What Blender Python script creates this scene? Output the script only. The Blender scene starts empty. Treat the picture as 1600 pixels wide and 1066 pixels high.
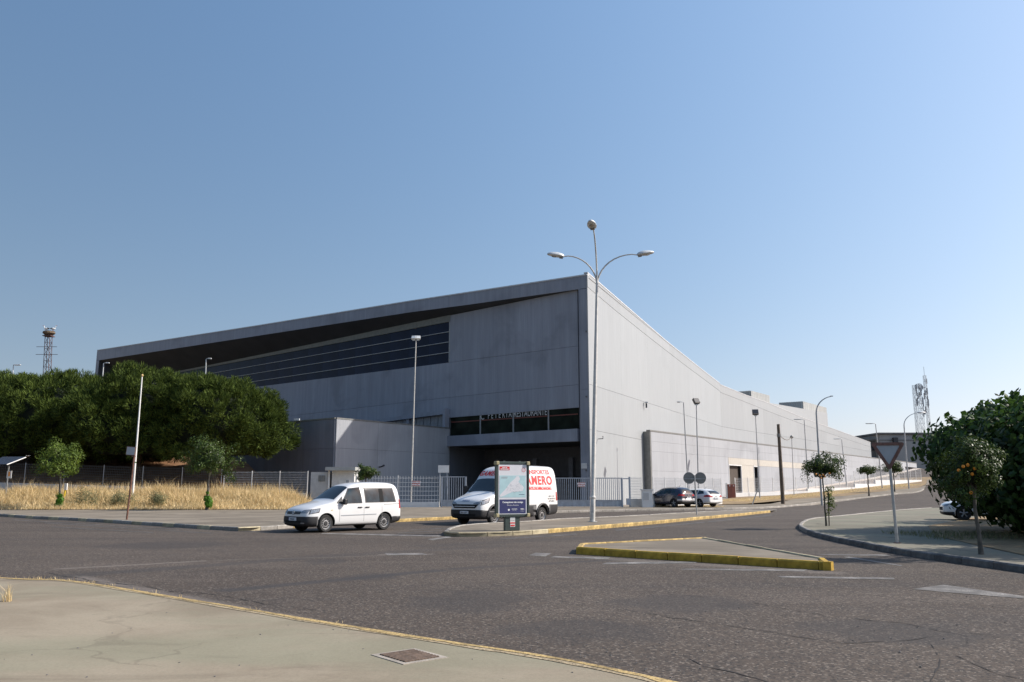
import bpy, bmesh, math, random
import numpy as np
from mathutils import Vector, Matrix
from mathutils.geometry import tessellate_polygon
from mathutils.bvhtree import BVHTree
R = math.radians
random.seed(7); rng = np.random.default_rng(11)
sc = bpy.context.scene
COL = sc.collection

# ------------------------------------------------------------------ camera, sky, sun, exposure
F_PX, PITCH, CAM_Z = 1280.0, math.atan(230.0/1280.0), 1.6
cam = bpy.data.objects.new('camera', bpy.data.cameras.new('camera')); COL.objects.link(cam)
cam.data.sensor_width = 36; cam.data.lens = F_PX/1600*36; cam.data.clip_end = 6000; cam.data.clip_start = .1
cam.location = (0, 0, CAM_Z); cam.rotation_euler = (math.pi/2+PITCH, 0, 0)
sc.camera = cam
SUN_AZ, SUN_EL = math.atan2(1, .07), R(37)          # azimuth from +Y towards +X
world = bpy.data.worlds.new('World'); sc.world = world; world.use_nodes = True
wn = world.node_tree.nodes; wl = world.node_tree.links
sky = wn.new('ShaderNodeTexSky'); sky.sky_type = 'NISHITA'; sky.sun_disc = False
sky.sun_elevation = SUN_EL; sky.sun_rotation = SUN_AZ
sky.air_density = .8; sky.dust_density = 1.0; sky.ozone_density = 1.5; sky.altitude = 0
wn['Background'].inputs[1].default_value = .107
sun = bpy.data.objects.new('sun', bpy.data.lights.new('sun', 'SUN')); COL.objects.link(sun)
sun.data.energy = 4.6; sun.data.angle = R(.53); sun.data.color = (1, .94, .86)
sd = Vector((math.sin(SUN_AZ)*math.cos(SUN_EL), math.cos(SUN_AZ)*math.cos(SUN_EL), math.sin(SUN_EL)))
sun.rotation_euler = sd.to_track_quat('Z', 'Y').to_euler()
sun.location = (60, 0, 60)
# hazy summer air scatters forward: the whole sky dome grows brighter towards the sun's side, smoothly and everywhere
wtc = wn.new('ShaderNodeTexCoord'); wdp = wn.new('ShaderNodeVectorMath'); wdp.operation = 'DOT_PRODUCT'; wl.new(wtc.outputs['Generated'], wdp.inputs[0]); wdp.inputs[1].default_value = sd
wmu = wn.new('ShaderNodeMath'); wmu.operation = 'MULTIPLY'; wl.new(wdp.outputs['Value'], wmu.inputs[0]); wmu.inputs[1].default_value = .68
wex = wn.new('ShaderNodeMath'); wex.operation = 'EXPONENT'; wl.new(wmu.outputs[0], wex.inputs[0])
wsc = wn.new('ShaderNodeVectorMath'); wsc.operation = 'SCALE'; wse = wn.new('ShaderNodeSeparateColor'); wco = wn.new('ShaderNodeCombineColor'); wl.new(sky.outputs[0], wse.inputs[0])
for wi, wg in enumerate((.829, .641, .467)): wp = wn.new('ShaderNodeMath'); wp.operation = 'POWER'; wl.new(wse.outputs[wi], wp.inputs[0]); wp.inputs[1].default_value = wg; wl.new(wp.outputs[0], wco.inputs[wi])
wl.new(wco.outputs[0], wsc.inputs[0]); wl.new(wex.outputs[0], wsc.inputs['Scale'])
wti = wn.new('ShaderNodeVectorMath'); wti.operation = 'MULTIPLY'; wl.new(wsc.outputs[0], wti.inputs[0]); wti.inputs[1].default_value = (1.185, 1.49, 2.077)
wl.new(wti.outputs[0], wn["Background"].inputs[0])
sc.view_settings.view_transform = 'Standard'; sc.view_settings.look = 'None'
sc.view_settings.exposure = .45; sc.view_settings.gamma = 1
sc.cycles.max_bounces = 6; sc.cycles.transparent_max_bounces = 12

# ------------------------------------------------------------------ geometry of the place
C0 = Vector((7.1, 75.0)); L = Vector((-.776, .63)).normalized(); R1 = Vector((.448, .894)).normalized(); R2 = Vector((.59, .807)).normalized()
N = Vector((.63, .776)).normalized()                # into the hall, across its long front
OUT1 = Vector((R1.y, -R1.x)); OUT2 = Vector((R2.y, -R2.x))
A0 = Vector((14.9, 88.9))
def H(x, y):
    s = (x-A0.x)*R2.x+(y-A0.y)*R2.y
    s = min(max(s, 0), 140)
    return .022*s+.00016*s*s
ct, st = math.cos(PITCH), math.sin(PITCH)
def ray(u, v): return Vector((u-800, F_PX*ct-(533-v)*st, F_PX*st+(533-v)*ct))
def gp(u, v, dz=0.0):                               # where a line of sight meets the ground raised by dz
    d = ray(u, v); d = d/d.y; o = Vector((0, 0, CAM_Z)); y = 3.0
    while y < 400:
        p = o+d*y
        if p.z <= H(p.x, p.y)+dz: break
        y += .5
    lo, hi = y-.5, y
    for _ in range(24):
        m = (lo+hi)/2; p = o+d*m
        if p.z <= H(p.x, p.y)+dz: hi = m
        else: lo = m
    p = o+d*hi
    return Vector((p.x, p.y))
def onp(u, v, P, D):                                # a point of the vertical plane through P along D
    d = ray(u, v); n = Vector((D.y, -D.x)); t = (P.x*n.x+P.y*n.y)/(d.x*n.x+d.y*n.y)
    return Vector((0, 0, CAM_Z))+d*t
def atd(u, v, y):
    d = ray(u, v); return Vector((0, 0, CAM_Z))+d*(y/d.y)

# ------------------------------------------------------------------ materials
class NT:
    def __init__(s, name):
        s.m = bpy.data.materials.new(name); s.m.use_nodes = True; s.t = s.m.node_tree; s.n = s.t.nodes; s.b = s.n['Principled BSDF']
        s.out = s.n['Material Output']
    def link(s, a, b): s.t.links.new(a, b)
    def node(s, ty, **k):
        x = s.n.new(ty)
        for a, v in k.items(): setattr(x, a, v)
        return x
    def val(s, sock, v):
        if hasattr(v, 'is_linked') or isinstance(v, bpy.types.NodeSocket): s.link(v, sock)
        else: sock.default_value = v
    def coord(s, kind='Object', scale=(1, 1, 1), rot=(0, 0, 0), loc=(0, 0, 0)):
        tc = s.node('ShaderNodeTexCoord'); mp = s.node('ShaderNodeMapping')
        mp.inputs['Scale'].default_value = scale; mp.inputs['Rotation'].default_value = rot; mp.inputs['Location'].default_value = loc
        s.link(tc.outputs[kind], mp.inputs[0]); return mp.outputs[0]
    def pos(s, scale=(1, 1, 1), rot=(0, 0, 0), loc=(0, 0, 0)):
        g = s.node('ShaderNodeNewGeometry'); mp = s.node('ShaderNodeMapping')
        mp.inputs['Scale'].default_value = scale; mp.inputs['Rotation'].default_value = rot; mp.inputs['Location'].default_value = loc
        s.link(g.outputs['Position'], mp.inputs[0]); return mp.outputs[0]
    def noise(s, vec, scale, detail=4, rough=.55, dist=0):
        x = s.node('ShaderNodeTexNoise'); s.link(vec, x.inputs['Vector'])
        x.inputs['Scale'].default_value = scale; x.inputs['Detail'].default_value = detail; x.inputs['Roughness'].default_value = rough; x.inputs['Distortion'].default_value = dist
        return x.outputs['Fac']
    def vor(s, vec, scale, feature='F1', out='Distance', rnd=1):
        x = s.node('ShaderNodeTexVoronoi', feature=feature); s.link(vec, x.inputs['Vector']); x.inputs['Scale'].default_value = scale
        x.inputs['Randomness'].default_value = rnd
        return x.outputs[out]
    def ramp(s, fac, a, b, ca=0.0, cb=1.0):
        x = s.node('ShaderNodeMapRange', clamp=True, interpolation_type='SMOOTHSTEP'); s.link(fac, x.inputs[0])
        x.inputs[1].default_value = a; x.inputs[2].default_value = b; x.inputs[3].default_value = ca; x.inputs[4].default_value = cb
        return x.outputs[0]
    def math(s, op, a, b=None, c=None):
        x = s.node('ShaderNodeMath', operation=op); s.val(x.inputs[0], a)
        if b is not None: s.val(x.inputs[1], b)
        if c is not None: s.val(x.inputs[2], c)
        return x.outputs[0]
    def mix(s, fac, a, b, blend='MIX'):
        x = s.node('ShaderNodeMix', data_type='RGBA', blend_type=blend)
        s.val(x.inputs[0], fac)
        for k, v in ((6, a), (7, b)):
            if isinstance(v, tuple): x.inputs[k].default_value = (*v[:3], 1)
            else: s.link(v, x.inputs[k])
        return x.outputs[2]
    def color(s, v): s.val(s.b.inputs['Base Color'], (*v, 1) if isinstance(v, tuple) else v)
    def rough(s, v): s.val(s.b.inputs['Roughness'], v)
    def bump(s, h, strength=.3, dist=.01):
        x = s.node('ShaderNodeBump'); x.inputs['Strength'].default_value = strength; x.inputs['Distance'].default_value = dist
        s.link(h, x.inputs['Height']); s.link(x.outputs[0], s.b.inputs['Normal'])
def mul(c, k): return tuple(min(1, v*k) for v in c)
MATS = {}
def M(name, col=None, rough=.6, metal=0, var=.12, scale=3, bump=0, spec=.5, coat=0, rnd=.06):
    if name in MATS: return MATS[name]
    t = NT(name)
    p = t.coord('Object')
    c = t.mix(t.ramp(t.noise(p, scale, 5), .3, .7), mul(col, 1-var), mul(col, 1+var))
    if rnd:
        oi = t.node('ShaderNodeObjectInfo'); k = t.ramp(oi.outputs['Random'], 0, 1, 1-rnd, 1+rnd)
        cm = t.node('ShaderNodeVectorMath', operation='SCALE'); t.link(c, cm.inputs[0]); t.link(k, cm.inputs['Scale']); c = cm.outputs[0]
    t.color(c); t.rough(rough); t.b.inputs['Metallic'].default_value = metal; t.b.inputs['Specular IOR Level'].default_value = spec
    if coat: t.b.inputs['Coat Weight'].default_value = coat; t.b.inputs['Coat Roughness'].default_value = .05
    if bump: t.bump(t.noise(p, scale*8, 6), bump, .02)
    MATS[name] = t.m; return t.m
def setc(name, t): MATS[name] = t.m; return t.m

def dirty_plane(t, base, dark, light, sc1, stretch):
    p = t.pos(stretch)
    a = t.ramp(t.noise(p, sc1, 6, .6), .35, .7)
    return t.mix(a, dark, light)

def mk_panel(name, base, rough, metal, rib, streak, blotch, D):
    t = NT(name)
    # ribs and streaks run with height; horizontal coordinate along direction D
    g = t.node('ShaderNodeNewGeometry'); dp = t.node('ShaderNodeVectorMath', operation='DOT_PRODUCT'); t.link(g.outputs['Position'], dp.inputs[0]); dp.inputs[1].default_value = (D.x, D.y, 0)
    sx = t.node('ShaderNodeSeparateXYZ'); t.link(g.outputs['Position'], sx.inputs[0])
    cb = t.node('ShaderNodeCombineXYZ'); t.link(dp.outputs['Value'], cb.inputs[0]); t.link(sx.outputs[2], cb.inputs[1])
    def m(sx_, sy_):
        mp = t.node('ShaderNodeMapping'); mp.inputs['Scale'].default_value = (sx_, sy_, 1); t.link(cb.outputs[0], mp.inputs[0]); return mp.outputs[0]
    st_ = t.noise(m(1.3, .09), 1, 5, .65)
    fine = t.noise(m(7, .25), 1, 3)
    bl = t.noise(m(.22, .22), 1, 4, .5, .4)
    c = t.mix(t.ramp(st_, .3, .72), mul(base, 1-streak), mul(base, 1+streak))
    c = t.mix(t.ramp(fine, .35, .7, 0, .5), c, mul(base, .86))
    c = t.mix(t.ramp(bl, .52, .68, 0, blotch), c, mul(base, .6))
    oi = t.node('ShaderNodeObjectInfo'); k = t.ramp(oi.outputs['Random'], 0, 1, .965, 1.035)
    cm = t.node('ShaderNodeVectorMath', operation='SCALE'); t.link(c, cm.inputs[0]); t.link(k, cm.inputs['Scale'])
    t.color(cm.outputs[0]); t.rough(rough); t.b.inputs['Metallic'].default_value = metal
    w = t.math('SINE', t.math('MULTIPLY', dp.outputs['Value'], rib)); t.bump(w, .25, .012)
    return setc(name, t)
mk_panel('hall_front_shaded', (.265, .285, .335), .55, .1, 20.9, .13, .5, L)  # same metal as the side, darkened and blued to hold the front's shade
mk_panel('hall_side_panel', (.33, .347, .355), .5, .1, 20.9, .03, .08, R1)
mk_panel('concrete_front_shaded', (.17, .185, .22), .8, 0, .01, .10, .35, L)  # same concrete as the side, with the front's shade put into the colour
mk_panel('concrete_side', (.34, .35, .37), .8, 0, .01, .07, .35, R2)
M('roof_trim', (.5, .51, .52), .5, .3); M('white_paint', (.66, .66, .64), .6, var=.07, bump=.1); M('core_dark', (.12, .12, .13), .8)
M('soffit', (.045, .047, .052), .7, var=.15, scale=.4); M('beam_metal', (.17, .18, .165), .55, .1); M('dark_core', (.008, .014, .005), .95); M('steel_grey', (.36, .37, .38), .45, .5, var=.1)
M('dark_glass', (.012, .02, .045), .2, spec=.12, var=.3, scale=.3); M('green_glass', (.010, .014, .010), .3, spec=.08, var=.6, scale=.6); M('mullion', (.30, .31, .32), .4, .3)
M('red_rail', (.13, .03, .02), .5); M('letter_metal', (.50, .50, .50), .5, .2); M('louver_metal', (.2, .21, .23), .5, .3)
M('void_brown', (.06, .045, .035), .8); M('cream_panel', (.44, .41, .36), .6, var=.05); M('galvanised', (.42, .43, .43), .45, .55, var=.15, scale=6)
M('lamp_grey', (.50, .49, .46), .45, .3, var=.12, scale=5); M('lamp_head_grey', (.55, .57, .57), .4, .1); M('lamp_glass', (.30, .28, .24), .2)
M('lamp_black', (.03, .03, .035), .5); M('dark_pole', (.10, .075, .055), .8, var=.3, scale=4, bump=.3); M('rusty', (.13, .06, .04), .85, var=.4, scale=6, bump=.3)
M('kerb_yellow', (.37, .26, .095), .85, var=.4, scale=5, bump=.3, rnd=.15); M('kerb_fresh', (.43, .27, .03), .8, var=.3, scale=5, bump=.3, rnd=.1); M('kerb_stone', (.27, .25, .22), .9, var=.2, scale=6, bump=.3, rnd=.15)
M('kerb_faded', (.36, .31, .20), .9, var=.3, scale=3, bump=.3, rnd=.2); M('kerb_dark', (.13, .125, .12), .9, var=.3, scale=5, bump=.3, rnd=.15)
M('car_white', (.66, .66, .65), .28, coat=.6, var=.02, rnd=0, scale=2); M('car_navy', (.012, .014, .035), .22, coat=.8, var=.05, rnd=0); M('car_trim', (.018, .018, .02), .6, var=.1, rnd=0)
M('car_silver', (.45, .45, .46), .35, .6, rnd=0); M('tyre', (.02, .02, .02), .85, var=.2, rnd=0, scale=9); M('rim_silver', (.34, .34, .34), .4, .5, rnd=0); M('arch_black', (.006, .006, .006), .9, rnd=0)
M('car_glass', (.010, .014, .016), .04, var=.3, spec=.9, rnd=0, scale=4); M('side_glass', (.012, .026, .034), .06, var=.6, spec=.45, rnd=0, scale=2.4); M('head_light', (.28, .30, .32), .1, .4, var=.4, scale=30, rnd=0); M('tail_red', (.35, .01, .01), .2, rnd=0)
M('plate', (.62, .64, .66), .5, rnd=0); M('ink_black', (.02, .02, .03), .7, rnd=0); M('ink_red', (.62, .03, .03), .6, rnd=0, var=.04); M('ink_blue', (.20, .28, .42), .5, rnd=0); M('ink_white', (.8, .8, .8), .6, rnd=0, var=.02)
M('board_green', (.055, .075, .068), .5, .2); M('board_cap', (.42, .36, .20), .6); M('poster_white', (.74, .74, .76), .5, var=.03); M('poster_navy', (.03, .035, .12), .5, var=.05)
M('poster_aqua', (.42, .60, .62), .5, var=.05, scale=5); M('sign_back', (.20, .20, .19), .5, .3, var=.12); M('sign_grey', (.33, .35, .37), .5, .2, var=.06); M('sign_rim', (.17, .085, .065), .7, var=.25, scale=9)
M('box_brown', (.24, .085, .06), .7, var=.1); M('box_white', (.60, .60, .59), .6, var=.05, bump=.1); M('sign_red', (.42, .06, .05), .6); M('green_plate', (.06, .12, .05), .6); M('marker_yellow', (.65, .45, .03), .6)
M('bark', (.09, .065, .045), .95, var=.3, scale=5, bump=.6); M('bark_grey', (.10, .09, .075), .95, var=.3, scale=6, bump=.5); M('orange_peel', (.75, .27, .02), .5, rnd=0)
M('nest_twigs', (.12, .09, .06), .95, var=.4, scale=12); M('feather_white', (.7, .7, .68), .8); M('beak_red', (.5, .1, .04), .5); M('tower_rust', (.10, .05, .045), .8)
M('far_grey', (.30, .30, .29), .8, var=.08, scale=.3); M('far_blue', (.10, .15, .22), .7); M('far_dark', (.16, .155, .15), .8); M('roof_unit', (.33, .34, .33), .6, var=.08); M('grate_metal', (.16, .115, .085), .7, .4, var=.3, scale=20)
M('mortar', (.34, .30, .25), .9, var=.2, scale=6, bump=.4); M('solar_dark', (.03, .035, .05), .25); M('window_dark', (.03, .035, .045), .15); M('stucco', (.46, .46, .45), .8, var=.08, bump=.1)
M('mast_grey', (.38, .39, .40), .5, .3); M('flag_wood', (.5, .35, .15), .6); M('paving_beige', (.52, .46, .40), .9, var=.1)
M('wire_grey', (.50, .52, .54), .5, .4, rnd=0); M('wire_dark', (.13, .14, .14), .6, .3, rnd=0); M('gate_metal', (.40, .43, .47), .5, .3)

def leafmat(name, dark, light, trans=.3, rough=.5, sc_=1.2):
    t = NT(name); g = t.node('ShaderNodeNewGeometry')
    r = g.outputs['Random Per Island']; nz = t.noise(t.pos(), sc_, 3)
    f = t.math('ADD', t.math('MULTIPLY', r, .55), t.math('MULTIPLY', nz, .55))
    c = t.mix(t.ramp(f, .25, .85), dark, light); t.color(c); t.rough(rough); t.b.inputs['Specular IOR Level'].default_value = .12 if name == 'pine_needles' else .22
    tr = t.node('ShaderNodeBsdfTranslucent'); t.link(t.mix(.5, c, light), tr.inputs[0]); mx = t.node('ShaderNodeMixShader'); mx.inputs[0].default_value = trans
    t.link(t.b.outputs[0], mx.inputs[1]); t.link(tr.outputs[0], mx.inputs[2]); t.link(mx.outputs[0], t.out.inputs[0])
    return setc(name, t)
leafmat('pine_needles', (.009, .021, .006), (.112, .155, .030), .14, .75, .5)
leafmat('citrus_leaf', (.018, .034, .008), (.075, .115, .022), .22, .42)
leafmat('citrus_leaf_young', (.04, .07, .012), (.14, .20, .03), .3, .5)
leafmat('weed_leaf', (.05, .13, .015), (.12, .27, .03), .4, .5)
leafmat('broad_leaf', (.012, .028, .007), (.05, .10, .02), .32, .5)
leafmat('dry_grass', (.42, .31, .14), (.84, .68, .40), .35, .8, .8)
leafmat('grey_weed', (.12, .13, .07), (.25, .25, .13), .3, .8)

# asphalt: speckled stone, cracks, worn and oily stretches and one painted tree shadow laid out in the place
def asphalt():
    t = NT('asphalt'); p = t.pos(); lane = t.noise(t.pos((.10, 1.0, 1), (0, 0, .12)), .55, 5, .6, .4)
    big = t.noise(p, .12, 5, .6); mid = t.noise(p, 1.1, 5, .6); fine = t.noise(p, 30, 5, .8); chips = t.vor(p, 42, 'F1', 'Color')
    c = t.mix(t.ramp(big, .35, .65), (.072, .055, .042), (.100, .079, .062))
    c = t.mix(t.ramp(mid, .45, .75, 0, .45), c, (.060, .050, .045))
    c = t.mix(t.ramp(lane, .50, .68, 0, .55), c, (.128, .102, .082)); c = t.mix(t.ramp(lane, .47, .34, 0, .5), c, (.052, .045, .041))
    sp = t.node('ShaderNodeSeparateColor'); t.link(chips, sp.inputs[0])
    c = t.mix(t.ramp(sp.outputs[0], .78, .93, 0, .75), c, (.235, .20, .165))
    c = t.mix(t.ramp(sp.outputs[1], .64, .84, 0, .8), c, (.026, .025, .024))
    c = t.mix(t.ramp(fine, .46, .62, 0, .6), c, (.042, .034, .028))
    dn = t.node('ShaderNodeTexNoise'); t.link(p, dn.inputs['Vector']); dn.inputs['Scale'].default_value = .9; dn.inputs['Detail'].default_value = 5
    wob = t.node('ShaderNodeVectorMath', operation='MULTIPLY_ADD'); t.link(dn.outputs['Color'], wob.inputs[0]); wob.inputs[1].default_value = (1.6, 1.6, 0); t.link(p, wob.inputs[2])
    def blob(u, v, wu, wv, ang=0, soft=.55):
        a = gp(u, v); ex = abs((gp(u+wu, v)-gp(u-wu, v)).x)/2; ey = abs((gp(u, v-wv)-gp(u, v+wv)).y)/2
        sub = t.node('ShaderNodeVectorMath', operation='SUBTRACT'); t.link(wob.outputs[0], sub.inputs[0]); sub.inputs[1].default_value = (a.x+.8, a.y+.8, 0)
        mp = t.node('ShaderNodeMapping', vector_type='TEXTURE'); t.link(sub.outputs[0], mp.inputs[0])
        mp.inputs['Rotation'].default_value = (0, 0, ang); mp.inputs['Scale'].default_value = (ex, ey, 1e6)
        ln = t.node('ShaderNodeVectorMath', operation='LENGTH'); t.link(mp.outputs[0], ln.inputs[0])
        return t.ramp(ln.outputs['Value'], 1, soft, 0, 1)
    def strip(a, b, w, soft=.5):                    # a long patch between two pixels, w metres wide
        A, B = gp(*a), gp(*b); d = B-A; mid_ = (A+B)/2
        sub = t.node('ShaderNodeVectorMath', operation='SUBTRACT'); t.link(wob2.outputs[0], sub.inputs[0]); sub.inputs[1].default_value = (mid_.x+.125, mid_.y+.125, 0)
        mp = t.node('ShaderNodeMapping', vector_type='TEXTURE'); t.link(sub.outputs[0], mp.inputs[0])
        mp.inputs['Rotation'].default_value = (0, 0, math.atan2(d.y, d.x)); mp.inputs['Scale'].default_value = (d.length/2, w/2, 1e6)
        sx = t.node('ShaderNodeSeparateXYZ'); t.link(mp.outputs[0], sx.inputs[0])
        ax = t.math('ABSOLUTE', sx.outputs[0]); ay = t.math('ABSOLUTE', sx.outputs[1])
        return t.math('MULTIPLY', t.ramp(ax, 1, .9), t.ramp(ay, 1, 1-soft))
    dn2 = t.node('ShaderNodeTexNoise'); t.link(p, dn2.inputs['Vector']); dn2.inputs['Scale'].default_value = 1.7; dn2.inputs['Detail'].default_value = 6
    wob2 = t.node('ShaderNodeVectorMath', operation='MULTIPLY_ADD'); t.link(dn2.outputs['Color'], wob2.inputs[0]); wob2.inputs[1].default_value = (.25, .25, 0); t.link(p, wob2.inputs[2])
    for s_, k in ((strip((330, 925), (700, 890), .55), .75), (strip((690, 890), (1080, 868), .5), .6), (strip((40, 905), (480, 872), .75, .3), .5), (strip((460, 872), (800, 852), 1.0, .4), .35),
                  (strip((640, 855), (960, 838), 1.5, .6), .35)):
        c = t.mix(t.math('MULTIPLY', s_, k), c, (.045, .042, .041))
    for a in ((735, 937, 110, 22), (575, 902, 62, 7), (505, 878, 45, 5), (1060, 945, 150, 16), (900, 985, 200, 20), (1190, 826, 30, 2.5), (260, 852, 120, 8), (1380, 985, 160, 22)):  # stains; the one by the corner kerb paints the small orange tree's shadow
        c = t.mix(t.math('MULTIPLY', blob(*a), .48), c, (.040, .037, .036))
    for s_, k in ((strip((75, 890), (330, 876), .3, .6), .55), (strip((590, 867), (680, 866), .30, .4), .6), (strip((330, 876), (610, 868), .2, .7), .35), (strip((110, 899), (1010, 1076), .55, .9), .5), (strip((900, 870), (1330, 897), .9, .8), .4)):
        c = t.mix(t.math('MULTIPLY', s_, k), c, (.19, .165, .145))
    # cracks: long ones along the travel and a net
    def crack(scale, wob_amt, w, amt, stretch, col=(.012, .011, .011), thr=(.45, .6)):
        nonlocal c
        q = t.node('ShaderNodeVectorMath', operation='MULTIPLY'); t.link(wob.outputs[0], q.inputs[0]); q.inputs[1].default_value = stretch
        v = t.vor(q.outputs[0], scale, 'DISTANCE_TO_EDGE')
        mask = t.ramp(t.noise(p, .25, 3), *thr)
        f = t.math('MULTIPLY', t.ramp(v, w, w*.3), t.math('MULTIPLY', mask, amt)); c = t.mix(f, c, col)
        return f
    k1 = crack(.30, 1, .007, .45, (.5, 1.3, .001), thr=(.52, .66))
    t.color(c); t.rough(.88); t.b.inputs['Specular IOR Level'].default_value = .25
    h = t.math('SUBTRACT', t.math('ADD', sp.outputs[2], fine), t.math('MULTIPLY', k1, 4)); t.bump(h, .5, .006)
    return setc('asphalt', t)
asphalt()
def concrete_ground(name, a, b, stain, tint=None, crack=.5, sc_=.35):
    t = NT(name); p = t.pos()
    dn = t.noise(p, sc_, 6, .62, .5); c = t.mix(t.ramp(dn, .36, .64), a, b)
    e = t.noise(t.pos((.35, 1.2, 1), (0, 0, .25)), .8, 6, .65, .8); c = t.mix(t.ramp(e, .52, .72, 0, .75), c, stain)
    if tint:
        c = t.mix(t.ramp(t.noise(t.pos((.4, 1, 1), (0, 0, -.3), (9, 4, 0)), .45, 5), .42, .62, 0, .55), c, tint)
    f = t.noise(p, 40, 4, .7); c = t.mix(t.ramp(f, .35, .75, 0, .35), c, mul(a, .7))
    sc3 = t.noise(t.pos((1, 22, 1), (0, 0, .35)), 1.6, 5); c = t.mix(t.ramp(sc3, .70, .78, 0, .35), c, mul(b, 1.3))
    dots = t.vor(p, 3.2, 'F1'); c = t.mix(t.ramp(dots, .028, .016, 0, .85), c, (.02, .018, .015))
    w = t.node('ShaderNodeTexNoise'); t.link(p, w.inputs['Vector']); w.inputs['Scale'].default_value = .8; w.inputs['Detail'].default_value = 6
    wa = t.node('ShaderNodeVectorMath', operation='MULTIPLY_ADD'); t.link(w.outputs['Color'], wa.inputs[0]); wa.inputs[1].default_value = (2.2, 2.2, 0); t.link(p, wa.inputs[2])
    v = t.vor(wa.outputs[0], .16, 'DISTANCE_TO_EDGE'); msk = t.ramp(t.noise(p, .3, 3), .5, .62)
    c = t.mix(t.math('MULTIPLY', t.math('MULTIPLY', t.ramp(v, .006, .001), crack), msk), c, mul(a, .35))
    t.color(c); t.rough(.9); t.b.inputs['Specular IOR Level'].default_value = .2
    t.bump(t.math('ADD', f, dn), .3, .008); return setc(name, t)
concrete_ground('lot_concrete', (.215, .175, .125), (.31, .265, .195), (.145, .115, .085), (.225, .225, .155), .25)
concrete_ground('pavement_concrete', (.17, .145, .112), (.25, .215, .168), (.115, .098, .078), None, .6)
concrete_ground('corner_concrete', (.17, .155, .12), (.235, .215, .165), (.11, .10, .085), (.19, .20, .145), .9)
concrete_ground('dry_soil', (.21, .15, .085), (.31, .225, .125), (.14, .10, .06), None, 0, 1.1)
concrete_ground('red_soil', (.20, .10, .05), (.30, .17, .09), (.12, .07, .04), None, 0, .8)
concrete_ground('yard_gravel', (.26, .22, .19), (.34, .30, .26), (.2, .17, .15), None, 0, .5)
def paint(name, col, wear):
    t = NT(name); p = t.pos()
    a = t.ramp(t.noise(p, 2.2, 6, .7), wear-.12, wear+.12); a2 = t.ramp(t.noise(p, 38, 3, .7), .38, .55)
    t.color(t.mix(t.math('MULTIPLY', a, a2), mul(col, .32), col)); t.rough(.85); return setc(name, t)
paint('line_white', (.30, .28, .255), .54); paint('line_faint', (.15, .135, .12), .55); paint('line_yellow', (.52, .37, .15), .42); paint('lot_edge', (.42, .33, .20), .38)

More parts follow.
